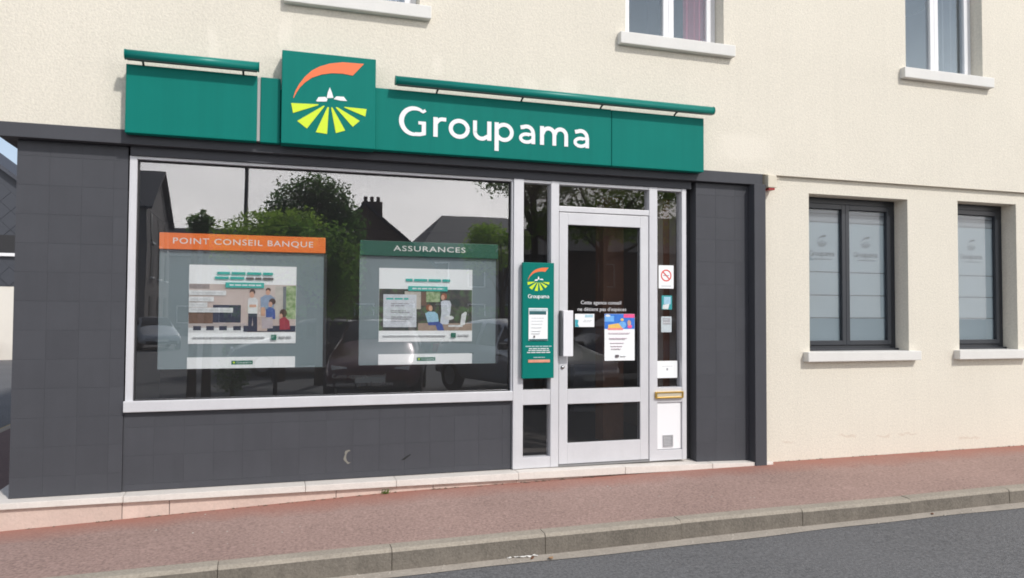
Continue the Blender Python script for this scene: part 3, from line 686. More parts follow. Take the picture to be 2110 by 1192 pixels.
p.words(LGREY, 300, 860, 860, 9, 8); p.rect(GREENI, 912, 842, 955, 882); p.words(LGREY, 975, 1075, 858, 12, 9); p.done()
e = sheet('poster', 1.291, 1.366, .783, .602, .135, 'white poster with two women in a garden below the green header', 'poster')
p = Print(e, (205, 285, 970, 888), (.783, .602), -.003)
p.rect(FOL, 207, 455, 968, 797); p.rect(I('house', (.50, .46, .40)), 410, 472, 542, 620); p.rect(BROWN, 545, 470, 590, 590); p.rect(LEAF, 585, 470, 700, 560); p.rect(I('terrace', (.35, .26, .2)), 520, 735, 968, 797)
p.poly(ROBE, [(706, 556), (730, 545), (780, 548), (792, 575), (786, 640), (770, 745), (700, 745), (712, 640)]); p.oval(I('auburn', (.30, .09, .04)), 733, 512, 24, 28); p.oval(SKIN, 722, 522, 15, 22)
p.poly(LBLUE, [(578, 655), (605, 640), (655, 640), (680, 660), (690, 728), (600, 732)]); p.oval(I('auburn', (.30, .09, .04)), 606, 606, 22, 26); p.oval(SKIN, 622, 612, 16, 24); p.poly(BLUE, [(598, 728), (690, 722), (720, 745), (735, 796), (680, 796), (665, 752), (605, 752)])
p.poly(PALE, [(880, 660), (910, 640), (925, 645), (905, 750), (868, 752)]); p.rect(PALE, 770, 750, 890, 766); p.oval(PALE, 775, 690, 40, 18)
p.rect(I('card', (.60, .63, .67)), 240, 500, 506, 768); p.words(M_TEAL, 262, 440, 536, 14, 11)
for k, yy in enumerate((576, 592, 632, 646, 684, 700, 716)): p.words(GREYT, 300, 300+[150, 110, 120, 150, 170, 150, 120][k], yy, 8, 20+k)
p.rect(M_TEAL, 438, 430, 760, 470); p.words(I('white_text', (.75, .8, .8)), 470, 730, 450, 11, 4); p.words(M_TEAL, 418, 780, 380, 20, 14)
p.words(LGREY, 240, 745, 838, 8, 15); p.rect(GREENI, 792, 816, 830, 855); p.words(LGREY, 850, 940, 835, 12, 16); p.done()
for X, zb, lab in ((-.143, 1.172, 'white paper strip with small dark logo under the family poster'), (1.291, 1.18, 'white paper strip with small dark logo under the garden poster')):
    e = sheet('paper_strip', X, zb, .785, .086, .134, lab, 'sign')
    box('print', GREENI, e, -.078, .078, -.0042, -.003, .028, .058); box('print', M_LIME, e, -.066, -.052, -.0046, -.0042, .038, .050)
    brand_word(e, -.040, .037, .010, -.0042, .0004, PALE, width=.11)

# ------------------------------------------------------------------ door papers, stickers, notice board
def place(name, x0, x1, z0, z1, y, label, cat, th=.0015, m=None):
    e = empty(name, ((x0+x1)/2, y, z0), label, cat); w, h = x1-x0, z1-z0
    box('paper', m or M_PAPER, e, -w/2, w/2, -th, 0, 0, h); return e, w, h
PY = .0455
e, w, h = place('flyer', 2.86, 3.152, 1.192, 1.603, PY, 'colourful A3 flyer with blue and pink heading taped on the door glass', 'flyer')
p = Print(e, (555, 350, 1022, 1075), (w, h), -.0015)
p.rect(I('flyer_blue', (.03, .17, .60)), 556, 352, 1020, 585); p.rect(I('flyer_sky', (.16, .42, .80)), 560, 380, 700, 470); p.oval(I('flyer_sky', (.16, .42, .80)), 830, 520, 60, 55); p.rect(I('flyer_pink', (.80, .08, .25)), 850, 352, 1020, 408); p.oval(PALE, 605, 378, 38, 20)
p.poly(I('flyer_yellow', (.80, .50, .12)), [(612, 520), (770, 495), (830, 570), (610, 580)]); p.rect(I('flyer_salmon', (.80, .25, .22)), 605, 570, 840, 600); p.oval(I('flyer_pink', (.80, .08, .25)), 945, 545, 35, 30); p.oval(SKIN, 935, 490, 28, 45); p.oval(I('flyer_yellow', (.80, .50, .12)), 825, 440, 25, 22)
for k, yy in enumerate((645, 660, 725, 740, 800, 850, 890)): p.words(I('flyer_text', (.60, .50, .55)), 610+k*8, 950-k*25, yy, 9, 30+k)
p.rect(DARKT, 720, 985, 770, 1022); p.words(LGREY, 800, 880, 1005, 10, 40); p.done()
e, w, h = place('card_notice', 2.58, 2.762, 1.488, 1.602, PY, 'small white landscape card with blue corner on the door glass', 'notice')
p = Print(e, (108, 345, 385, 548), (w, h), -.0015); p.poly(I('flyer_teal', (.03, .35, .42)), [(110, 430), (160, 440), (150, 500), (170, 546), (110, 546)]); p.rect(I('pale_blue', (.40, .60, .68)), 250, 358, 365, 400); p.words(LGREY, 235, 350, 445, 10, 41); p.words(LGREY, 225, 330, 465, 9, 42); p.done()
dt = empty('door_lettering', (2.84, PY, 1.62), 'white vinyl lettering on the door glass reading Cette agence conseil', 'lettering')
for body, x0, x1, z, hh in (('Cette agence conseil', -.205, .18, .066, .032), ("ne d\u00e9tient pas d'esp\u00e8ces", -.235, .23, .008, .032)):
    link('lettering', text_mesh(body, x0, z, -.001, x1-x0, hh, bold=.006), mat('white_vinyl', (.62, .62, .63), rough=.5), dt)
wt = empty('window_lettering', (.75, .0635, 1.0), 'faint grey lettering low on the shop window under the display panels', 'lettering')
for body, x0, x1, z in (('Cette agence conseil', -.22, .20, .085), ("ne d\u00e9tient pas d'esp\u00e8ces", -.26, .26, .02)):
    link('lettering', text_mesh(body, x0, z, -.001, x1-x0, .034), mat('grey_vinyl', (.035, .036, .04), rough=.6), wt)
SY = .0615
e, w, h = place('no_smoking_sign', 3.40, 3.552, 1.835, 2.045, SY, 'white no smoking sticker with red ring on the narrow glass', 'sticker')
mb = MB(); cxz = (0, h*.56)
ringp = [(.054, .040)]
for a in range(0, 360, 15):
    q = [(cxz[0]+rr*math.cos(R(b)), cxz[1]+rr*math.sin(R(b))) for rr, b in ((.054, a), (.054, a+15), (.043, a+15), (.043, a))]; mb.prism(q, -.0024, -.0015)
ribbon(mb, [(-.034, cxz[1]+.034), (.034, cxz[1]-.034)], .011, -.0026, -.0015)
mb.build('ring', mat('red_print', (.70, .06, .05), rough=.5), e)
box('cigarette', GREYT, e, -.030, .030, -.0022, -.0015, cxz[1]-.004, cxz[1]+.004); box('caption', LGREY, e, -.05, .05, -.002, -.0015, .018, .026)
e, w, h = place('teal_sticker', 3.43, 3.535, 1.645, 1.772, SY, 'small teal sticker on the narrow glass under the no smoking sign', 'sticker', m=mat('ink_teal_st', (.03, .30, .31), rough=.5))
p = Print(e, (170, 510, 330, 720), (w, h), -.0015); p.rect(LBLUE, 205, 530, 310, 640); p.poly(PALE, [(190, 650), (290, 635), (270, 715), (185, 712)]); p.done()
e, w, h = place('grey_sticker', 3.425, 3.53, 1.44, 1.582, SY, 'small pale sticker with grey print on the narrow glass', 'sticker', m=I('pale_st', (.50, .56, .58)))
p = Print(e, (165, 835, 330, 1080), (w, h), -.0015); p.rect(GREYT, 190, 860, 310, 960); p.rect(I('pale_st', (.50, .56, .58)), 200, 880, 270, 890); p.words(PALE, 200, 300, 930, 9, 51); p.done()
e, w, h = place('paper_label', 3.382, 3.588, 1.028, 1.182, SY, 'white paper label above the brass mail slot', 'label'); p = Print(e, (0, 0, 100, 75), (w, h), -.0015); p.rect(GREYT, 46, 32, 54, 42); p.words(LGREY, 25, 75, 24, 2, 52); p.done()

nb = empty('notice_board', (2.21, .0, 1.06), 'tall narrow green notice board with emblem beside the glass door', 'notice board')
bd = box('board', M_GREEN, nb, -.14, .14, -.05, -.012, 0, .972, .004)
for zz in (.15, .82): box('spacer', M_ALU, nb, -.132, -.1225, -.0115, .0045, zz, zz+.05)
logo(bd, -.125, .70, .245, -.0502, .001)
brand_word(bd, -.092, .672, .022, -.0502, .001, M_WHITE, width=.19)
sh = box('notice_sheet', M_PAPER, nb, -.088, .082, -.0535, -.0502, .315, .588, .001)
p = Print(sh, (70, 460, 285, 785), (.17, .273), -.0535)
_T = p.T
p.T = lambda x, yy: (_T(x, yy)[0]-.003, _T(x, yy)[1]+.315)
p.rect(I('pale_head', (.45, .58, .60)), 74, 468, 282, 490); p.rect(I('dark_teal', (.02, .10, .11)), 76, 490, 268, 525)
for k, yy in enumerate((560, 590, 620, 655, 690, 715)): p.words(LGREY, 100, 240-k*9, yy, 6, 60+k)
p.rect(DARKT, 125, 735, 140, 755); p.rect(I('dark_teal', (.02, .10, .11)), 76, 768, 280, 782); p.done()
mbp = Print(bd, (20, 0, 340, 1140), (.28, .972), -.0502)
mbp.words(I('pale_head', (.45, .58, .60)), 50, 318, 826, 9, 70); mbp.words(PALE, 85, 285, 848, 9, 71); mbp.words(PALE, 80, 290, 866, 9, 72); mbp.words(PALE, 65, 300, 886, 10, 73); mbp.words(I('pale_head', (.45, .58, .60)), 130, 245, 935, 7, 74)
mbp.rect(I('salmon', (.70, .30, .20)), 76, 957, 296, 984); mbp.done()

# ------------------------------------------------------------------ litter in the gutter, weed
M_LEAFD = mat('dead_leaf', (.16, .07, .035), rough=.8, var=.3, vscale=30)
def leaf_mesh(s):
    mb = MB(); pts = [(-1, 0), (-.5, .35), (.1, .42), (.7, .2), (1, 0), (.6, -.25), (0, -.4), (-.6, -.3)]
    up = [(a*s, b*s, .15*s*(a*a)+.12*s*abs(b)) for a, b in pts]
    mb.v = up+[(x, y, z+.002) for x, y, z in up]; k = 8
    mb.f = [tuple(range(k-1, -1, -1)), tuple(range(k, 2*k))]+[(i, (i+1) % k, k+(i+1) % k, k+i) for i in range(k)]
    return mb
def ground(px, py):
    d = _r*((px-CX)/F)-_u*((py-CY)/F)+_w; x = 0
    for _ in range(6):
        z = rz(x)+.012; p = CAM+d*((z-CAM.z)/d.z); x = p.x
    return p
for px_, py_, s, lab in ((868, 1168, .028, 'curled brown leaf in the gutter beside the pavement kerb'), (1057, 1149, .032, 'crumpled brown leaf against the white litter in the gutter'), (1097, 1150, .025, 'small dark brown leaf touching the white litter in the gutter'), (1135, 1150, .035, 'flat tan leaf trailing the white litter in the gutter'), (1815, 1064, .035, 'dark flattened leaf in the gutter opposite the barred office window'), (1921, 1059, .028, 'small black scrap in the gutter')):
    o = leaf_mesh(s).build('dead_leaf', M_LEAFD if 'tan' not in lab else mat('tan_leaf', (.36, .22, .12), rough=.8)); q = ground(px_, py_); o.location = (q.x, max(q.y, KY0-.10), rz(q.x)+.010); o.rotation_euler = (R(random.uniform(-10, 10)), R(random.uniform(-12, 12)), random.uniform(0, 6))
    if 'opposite' in lab: lab = 'dark flattened leaf in the gutter near the kerb'
    tag(o, lab, 'leaf')
mb = MB(); nk = 12
for k in range(nk):
    for t in (-1, 0, 1): mb.v.append((.019*k-.11, t*.016*(.6+.4*math.sin(k*1.9+t))+.006*math.sin(k*.8), .004+.011*abs(math.sin(k*1.3+t*1.1))))
mb.f = [(k*3+t, (k+1)*3+t, (k+1)*3+t+1, k*3+t+1) for k in range(nk-1) for t in (0, 1)]
o = mb.build('paper_scrap', mat('litter_white', (.72, .70, .66), rough=.8)); q = ground(1078, 1149); o.location = (q.x, max(q.y, KY0-.09), rz(q.x)+.008); o.rotation_euler.z = -.1
tag(o, 'torn strip of white paper litter in the gutter', 'litter')
rr = random.Random(3)
wd = empty('weed', (.93, -.075, wz(.93)), 'tiny green weed growing at the foot of the pink stone course', 'weed')
mb = MB()
for k in range(26):
    a = rr.uniform(0, 6.28); l = rr.uniform(.015, .04); t = rr.uniform(.2, 1.2); b = (rr.uniform(-.03, .03), rr.uniform(-.012, .012), 0); d = Vector((math.cos(a)*math.cos(t), math.sin(a)*math.cos(t)*.6, math.sin(t)))*l; s = Vector((-math.sin(a), math.cos(a), 0))*.005
    B = Vector(b); mb.quad(B-s, B+s, B+d+s*.6, B+d-s*.6)
mb.build('foliage', mat('weed_green', (.12, .20, .03), rough=.6), wd)
wd.location.z -= .002

mb = MB(); rg = random.Random(9)
for k in range(170):
    x = rg.uniform(-1.6, 7.9); y = (-.064 if x < 4.4 else -.006)-abs(rg.gauss(0, .006)); l = rg.uniform(.006, .035); w_ = rg.uniform(.003, .009); h_ = rg.uniform(.003, .010); z = wz(x)-.002
    if 4.38 < x < 4.55: continue
    n = len(mb.v); mb.v += [(x-l, y-w_, z), (x+l*.8, y-w_*.7, z), (x+l, y+w_, z), (x-l*.7, y+w_, z), (x+rg.uniform(-.4, .4)*l, y, z+h_)]
    mb.f += [(n, n+1, n+4), (n+1, n+2, n+4), (n+2, n+3, n+4), (n+3, n, n+4)]
tag(mb.build('dirt', mat('dirt', (.13, .085, .06), rough=1, var=.3, vscale=20)), 'dark crumbs of dirt lying along the foot of the facade', 'dirt', kind='stuff')
mb = MB(); rg = random.Random(14)      # pale grit and gum on the pavement and in the gutter
for k in range(190):
    x = rg.uniform(-1.7, 8)
    if k % 3: y = rg.uniform(KY0-.10, KY0-.012); z = rz(x)+.006+.010*(1+(y-KY0)/.105)-.002
    else: y = rg.uniform(-1.12, -.10); t = (y+.05)/(KY1+.05); z = wz(x)*(1-t)+(kz(x)-.004)*t-.003
    l = rg.uniform(.004, .010); h_ = l*rg.uniform(.6, 1.1); n = len(mb.v)
    mb.v += [(x-l, y-l*.6, z), (x+l*.7, y-l*.8, z), (x+l, y+l*.6, z), (x-l*.5, y+l, z), (x+rg.uniform(-.3, .3)*l, y, z+h_)]
    mb.f += [(n, n+1, n+4), (n+1, n+2, n+4), (n+2, n+3, n+4), (n+3, n, n+4)]
tag(mb.build('grit', mat('grit', (.42, .38, .33), rough=1, var=.4, vscale=6)), 'pale grit scattered over the pavement and along the gutter', 'grit', kind='stuff')
# ------------------------------------------------------------------ house across the side street
M_SLATE = MATS['slate']; M_CREAMW = mat('cream_wall', (.70, .67, .60), rough=.9, var=.05, fine=.05)
hs = empty('slate_house', (-15.5, 29.5, rz(-9)-.1), 'slate hung house with pale ground floor across the side street', 'house')
box('ground_floor_wall', M_CREAMW, hs, -7, 8.5, -3.5, 6, 0, 2.75)
M_SLH = mat('slate_hung', (.045, .05, .062), rough=.6, var=.12, vscale=2)
GP = [(-5.6, 2.76), (9.6, 2.76), (9.6, 4.55), (2.0, 10.4), (-5.6, 4.55)]
MB().prism(GP, -3.52, 6.02).build('gable_wall', M_SLH, hs)
# diamond slates on the street face as courses of real pieces
sl_me = MB().prism([(0, -.34), (.34, 0), (0, .34), (-.34, 0)], -.025, 0).mesh('slate', .004, seg=1)
for i in range(10):
    for j in range(14):
        xx = 2.6+i*.7+(.35 if j % 2 else 0); zz = 3.1+j*.34
        if xx > 9.2 or zz > 4.1+(9.6-xx)*.77: continue
        if 4.0 < xx < 8.4 and 3.7 < zz < 4.75: continue
        link('slate', sl_me, M_SLH, hs, (xx, -3.52, zz))
w = empty('window', (0, 0, 0)); w.parent = hs
box('pane', M_BLACK, w, 4.3, 8.0, -3.56, -3.525, 3.95, 4.6); box('sill', M_PVC, w, 4.2, 8.1, -3.65, -3.53, 3.83, 3.945, .01)
for a, b in (((9.9, 4.32), (2.0, 10.42)), ((2.0, 10.42), (-5.9, 4.32))):
    MB().prism([a, b, (b[0], b[1]+.16), (a[0], a[1]+.16)], -3.75, 6.3).build('roof_slope', M_SLATE, hs)
pl = empty('red_planter', (-9.62, 24.9, rz(-8.8)), 'red street planter box against the pale wall across the side street', 'planter')
ring_frame(MB(), -.6, .6, .0, .75, .06, .06, .06, .06, -.3, .3).build('frame', mat('red_paint', (.30, .03, .03), rough=.5), pl)
box('side_panel', MATS['red_paint'], pl, -.54, .54, -.26, .26, .065, .68)

# ------------------------------------------------------------------ what the glass mirrors: the far side of the street
M_BARK = mat('bark', (.10, .075, .055), rough=.95, var=.25, vscale=6, bump=.5)
def leafm(name, c):
    m = mat(name, c, rough=.55, var=.35, vscale=1.6, fine=.2, fscale=9, spec=.3); t = m.node_tree; b = t.nodes['Principled BSDF']
    tr = t.nodes.new('ShaderNodeBsdfTranslucent'); x = t.nodes.new('ShaderNodeMixShader'); x.inputs[0].default_value = .58
    vv = t.nodes.new('ShaderNodeVectorMath'); vv.operation = 'MULTIPLY'; vv.inputs[1].default_value = (3.4, 3.5, 2.9); t.links.new(b.inputs['Base Color'].links[0].from_socket, vv.inputs[0]); t.links.new(vv.outputs[0], tr.inputs['Color']); o = t.nodes['Material Output']
    t.links.new(b.outputs[0], x.inputs[1]); t.links.new(tr.outputs[0], x.inputs[2]); t.links.new(x.outputs[0], o.inputs[0]); return m
LM = [leafm('leaf_dark', (.045, .085, .025)), leafm('leaf_mid', (.075, .13, .03)), leafm('leaf_light', (.13, .19, .035))]
def tree(name, loc, trunk_h, crown, leaves, size, lm, label, seed, group=None, stems=((0, 0),), rad=.12):
    """crown = list of ellipsoid clumps (x, y, z, rx, ry, rz)"""
    rg = random.Random(seed); e = empty(name, loc, label, 'tree', group)
    tk = MB()
    for sx_, sy_ in stems:
        tk.tube([(sx_, sy_, -.1), (sx_+.02, sy_, trunk_h*.4), (sx_*.8, sy_+.03, trunk_h*.8), (sx_*.7, sy_, trunk_h*1.15)], [rad*1.25, rad, rad*.85, rad*.55], 9)
    for c in crown:
        p0 = Vector((stems[0][0]*.7, stems[0][1], trunk_h*rg.uniform(.75, 1.1))); p1 = Vector(c[:3]); md = (p0+p1)/2+Vector((0, 0, -.08))
        tk.tube([p0, md, p1], [rad*.5, rad*.32, rad*.1], 6)
    tk.build('trunk', M_BARK, e, smooth=True)
    vol = [c[3]*c[4]*c[5] for c in crown]; tot = sum(vol); mb = MB()
    for c, v in zip(crown, vol):
        for _ in range(int(leaves*v/tot)+20):
            while True:
                d = Vector((rg.uniform(-1, 1), rg.uniform(-1, 1), rg.uniform(-1, 1)))
                if .05 < d.length < 1: break
            d = d.normalized()*(d.length**.5)*rg.choice((rg.uniform(.7, 1.0), rg.uniform(.85, 1.25)))
            p = Vector((c[0]+d.x*c[3], c[1]+d.y*c[4], c[2]+d.z*c[5]))
            a = Vector((rg.gauss(0, 1), rg.gauss(0, 1), rg.gauss(0, .6))).normalized()*size*rg.uniform(.6, 1.3); b = a.cross(Vector((rg.gauss(0, 1), rg.gauss(0, 1), rg.gauss(0, 1)))).normalized()*size*rg.uniform(.3, .55)
            mb.quad(p-a*.5, p+b*.5, p+a*.5, p-b*.5)
    mb.build('crown', lm, e)
    return e
def clumps(n, rx, ry, rz_, z0, seed, r=(.35, .6), flat=1.0):
    g = random.Random(seed); out = []
    for _ in range(n):
        a = g.uniform(0, 6.28); q = math.sqrt(g.random()); k = g.uniform(*r)
        out.append((rx*q*math.cos(a)*.75, ry*q*math.sin(a)*.75, z0+g.uniform(-1, 1)*rz_*.7*flat, rx*k, ry*k, rz_*k))
    return out
def far(px_, depth, dx=0):
    p = across(px_, 645, depth); return Vector((p.x+dx, p.y, rz(p.x)))
q = far(410, 14.6); tree('ball_tree', q, 3.0, [(0, 0, 3.24, .2, .2, .16), (.12, 0, 3.38, .13, .13, .12), (-.12, .05, 3.36, .12, .12, .14), (.02, 0, 3.5, .09, .09, .1)], 900, .085, LM[1], 'small twin stemmed ball clipped tree mirrored in the shop window', 11, stems=((-.12, 0), (.14, 0)), rad=.075)
q = far(480, 15.2); tree('low_shrub', q, .25, [(0, 0, .42, .3, .3, .38)], 700, .09, LM[0], 'low green shrub beside the twin stemmed ball clipped tree', 12, rad=.04)
q = far(575, 18.5); tree('clipped_tree', q, 2.5, clumps(24, 1.6, 1.3, .95, 3.15, 21, (.22, .5)), 9500, .12, LM[2], 'broad light green clipped tree mirrored left of the tall dark tree', 21, rad=.13)
q = far(660, 17.5); tree('clipped_tree', q, 2.0, clumps(12, .85, .9, 1.15, 2.55, 22), 5000, .13, LM[1], 'narrower clipped tree standing behind the parked dark red car', 22, rad=.11)
q = far(640, 25); tree('tall_tree', q, 2.6, [(0, 0, 4.3, 1.35, 1.2, 1.5), (-.5, 0, 4.9, .9, .9, 1.0), (.45, 0, 5.05, .85, .9, .95), (-1.1, .2, 4.2, .7, .8, .7), (1.15, 0, 4.4, .65, .8, .75), (.1, 0, 5.6, .6, .6, .6)]+clumps(12, 1.75, 1.6, 1.7, 4.3, 23, (.25, .4)), 15000, .16, LM[0], 'tall dark leafy tree mirrored in the middle of the shop window', 23, rad=.17)
q = far(1035, 30); tree('clipped_tree', q, 2.6, clumps(10, 1.3, 1.2, .9, 4.0, 24), 4500, .16, LM[2], 'leafy tree in front of the hipped roof house', 24, rad=.13)
q = far(1100, 22); tree('street_tree', q, 4.6, clumps(14, 2.0, 1.5, 1.1, 5.9, 25), 5200, .14, LM[0], 'street tree mirrored in the narrow glass beside the green notice board', 25, rad=.12)
q = far(1240, 21); tree('street_tree', q, 3.6, [(c[0], c[1], c[2], c[3], c[4], c[5]) for c in clumps(14, 2.4, 1.5, .9, 4.4, 26)], 5200, .15, LM[2], 'street tree with low hanging leaves mirrored in the glass door', 26, rad=.12)
q = far(503, 23)
lp = empty('lamp_post', q, 'tall dark street lamp post mirrored in the shop window', 'lamp post')
MB().tube([(0, 0, 0), (0, 0, .9), (0, 0, .95), (0, 0, 8.2)], [.11, .11, .07, .055], 12).build('pole', mat('dark_metal', (.04, .045, .05), rough=.5), lp, smooth=True)
MB().tube([(0, 0, 8.1), (0, .3, 8.35), (0, 1.1, 8.45)], .035, 8).build('arm', MATS['dark_metal'], lp, smooth=True)
box('lamp_head', MATS['dark_metal'], lp, -.13, .13, .9, 1.6, 8.38, 8.5, .03)
q = far(569, 15.5); bo = empty('bollard', q, 'thin dark bollard mirrored near the parked dark red car', 'bollard')
MB().tube([(0, 0, 0), (0, 0, .85)], .045, 10).build('post', MATS['dark_metal'], bo, smooth=True); MB().tube([(0, 0, .85), (0, 0, .88), (0, 0, .93)], [.06, .06, .02], 10).build('cap', MATS['dark_metal'], bo, smooth=True)

def house(name, x0, x1, y0, y1, eave, ridge, ridge_x, wall, roofm, label, wins, chim=(), hip=(0, 0), gable=True, base=-.2):
    """ridge along x (ridge_x) or along y; facade towards +y"""
    e = empty(name, ((x0+x1)/2, (y0+y1)/2, base), label, 'house'); X, Y = (x1-x0)/2, (y1-y0)/2; b = -base
    m_ = MB()
    if ridge_x:
        m_.v = [(-X, -Y, 0), (X, -Y, 0), (X, Y, 0), (-X, Y, 0), (-X, -Y, eave+b), (X, -Y, eave+b), (X, Y, eave+b), (-X, Y, eave+b)]
        m_.f = [(0, 1, 5, 4), (1, 2, 6, 5), (2, 3, 7, 6), (3, 0, 4, 7), (4, 5, 6, 7)]
        if hip[0] == 0: m_.v.append((-X, 0, ridge+b-.06)); m_.f.append((7, 4, len(m_.v)-1))
        if hip[1] == 0: m_.v.append((X, 0, ridge+b-.06)); m_.f.append((5, 6, len(m_.v)-1))
        o = .3; rm = MB(); rm.v = [(-X-o, -Y-o, eave+b-.1), (X+o, -Y-o, eave+b-.1), (X+o, Y+o, eave+b-.1), (-X-o, Y+o, eave+b-.1), (-X-o+hip[0], 0, ridge+b), (X+o-hip[1], 0, ridge+b)]
        rm.f = [(0, 1, 5, 4), (1, 2, 5), (2, 3, 4, 5), (3, 0, 4)]
        if hip[0] == 0: rm.f.remove((3, 0, 4))
        if hip[1] == 0: rm.f.remove((1, 2, 5))
    else:
        m_.v = [(-X, -Y, 0), (X, -Y, 0), (X, Y, 0), (-X, Y, 0), (-X, -Y, eave+b), (X, -Y, eave+b), (X, Y, eave+b), (-X, Y, eave+b), (0, -Y, ridge+b-.06), (0, Y, ridge+b-.06)]
        m_.f = [(0, 1, 5, 4), (1, 2, 6, 5), (2, 3, 7, 6), (3, 0, 4, 7), (4, 5, 8), (6, 7, 9), (4, 5, 6, 7)]
        o = .3; rm = MB(); rm.v = [(-X-o, -Y-o, eave+b-.1), (X+o, -Y-o, eave+b-.1), (X+o, Y+o, eave+b-.1), (-X-o, Y+o, eave+b-.1), (0, -Y-o, ridge+b), (0, Y+o, ridge+b)]
        rm.f = [(0, 4, 5, 3), (1, 2, 5, 4)]
    m_.build('wall', wall, e)
    rr_ = rm.build('roof', roofm, e); md = rr_.modifiers.new('thick', 'SOLIDIFY'); md.thickness = .12
    for side, a, c, w_, h_ in wins:
        p = empty('window', (0, 0, 0)); p.parent = e
        if side == 'f':
            ring_frame(MB(), a-w_/2, a+w_/2, c+b, c+b+h_, .07, .07, .07, .07, Y+.002, Y+.07).build('frame', M_PVC, p); box('pane', M_BLACK, p, a-w_/2+.07, a+w_/2-.07, Y+.002, Y+.03, c+b+.07, c+b+h_-.07)
        else:
            box('pane', M_BLACK, p, X+.002, X+.03, a-w_/2, a+w_/2, c+b, c+b+h_); box('sill', M_PVC, p, X+.002, X+.12, a-w_/2-.08, a+w_/2+.08, c+b-.1, c+b-.002)
    for (cx_, cy_, w_, d_, zt) in chim:
        cc = box('chimney', mat('chimney_brick', (.10, .06, .05), rough=.9, var=.15), e, cx_-w_/2, cx_+w_/2, cy_-d_/2, cy_+d_/2, eave+b, zt+b, .02)
        for k in range(3): MB().tube([(cx_+(k-1)*w_*.32, cy_, zt+b-.02), (cx_+(k-1)*w_*.32, cy_, zt+b+.28)], .10, 8).build('chimney_pot', MATS['chimney_brick'], cc)
    return e
M_HG = mat('grey_render', (.24, .22, .21), rough=.9, var=.08); M_HB = mat('brick_wall', (.20, .12, .09), rough=.9, var=.12)
house('gable_house', -16, -5.5, -45.4, -35.6, 6.9, 9.4, True, M_HG, M_SLATE, 'grey three storey gable house mirrored at the left edge of the shop window', [('r', a, c, 1.0, 1.5) for a in (-3, 0, 3) for c in (.9, 3.4, 5.2)], chim=())
a = across(700, 645, 39); b_ = across(885, 645, 39)
house('chimney_house', a.x-2.5, b_.x+.4, -41, -32.5, 3.9, 7.1, False, M_HB, M_SLATE, 'brick house with broad chimney stack mirrored behind the tall tree', [('f', k, c, 1.0, 1.3) for k in (-2, 0, 2) for c in (.8,)], chim=((across(790, 645, 36).x-(a.x-2.5+b_.x+.4)/2, 2.6, 1.05, .7, 7.35),))
a = across(878, 645, 39); b_ = across(1130, 645, 39)
house('hipped_house', a.x+.1, b_.x+2, -42, -33.5, 4.9, 7.3, True, M_HG, M_SLATE, 'grey house with long hipped slate roof mirrored behind the parked silver car', [('f', k, c, 1.0, 1.3) for k in (-3, -1, 1, 3) for c in (.8, 3.0)], hip=(2.2, 2.2))
a = across(1180, 645, 42)
house('terrace_house', a.x+1, a.x+18, -46, -36, 5.4, 8.2, True, M_HB, M_SLATE, 'brown brick terrace house beyond the street tree of the glass door', [('f', k, c, 1.1, 1.4) for k in (-6, -3, 0, 3, 6) for c in (.9, 3.2)], hip=(0, 0))
house('sky_cover_terrace', -14, 2.5, -66, -58, 6.0, 8.5, True, M_HG, M_SLATE, 'low grey terrace added far beyond the trees to cover bright mirrored sky', [('f', k, .8, 1.0, 1.3) for k in (-6, -3, 0, 3, 6)])  # added terrace, tall enough to cover bright low sky in the window reflection
hd = empty('hedge', (across(700, 645, 30).x, -24.5, rz(0)), 'dark clipped hedge along the far side of the street', 'hedge')
rg = random.Random(5); mb = MB()
for _ in range(9000):
    p = Vector((rg.uniform(-4.2, 9), rg.uniform(-.5, .5), rg.uniform(0, 1.9))); aa = Vector((rg.gauss(0, 1), rg.gauss(0, 1), rg.gauss(0, 1))).normalized()*.14; bb = aa.cross(Vector((rg.gauss(0, 1), rg.gauss(0, 1), rg.gauss(0, 1)))).normalized()*.07
    mb.quad(p-aa*.5, p+bb*.5, p+aa*.5, p-bb*.5)
mb.build('foliage', LM[0], hd); box('stems', M_BARK, hd, -4.1, 8.9, -.25, .25, 0, 1.5)

house('end_house', -9.5, 6, 58, 67, 5.0, 8.4, True, M_CREAMW, M_SLATE, 'cream house with slate roof closing the end of the side street', [], chim=((-5.5, 0, 1.0, .7, 9.3),))
for k, (x, y, lab) in enumerate(((-8.6, 50, 'round leafy tree in front of the cream house at the end of the side street'), (-3.2, 53, 'smaller leafy tree beside the round tree at the end of the side street'))):
    tree('street_tree', (x, y, rz(x)), 2.2, clumps(12, 1.9-.5*k, 1.7, 1.5-.3*k, 3.9, 40+k), 3500, .2, LM[k], lab, 40+k, rad=.14)
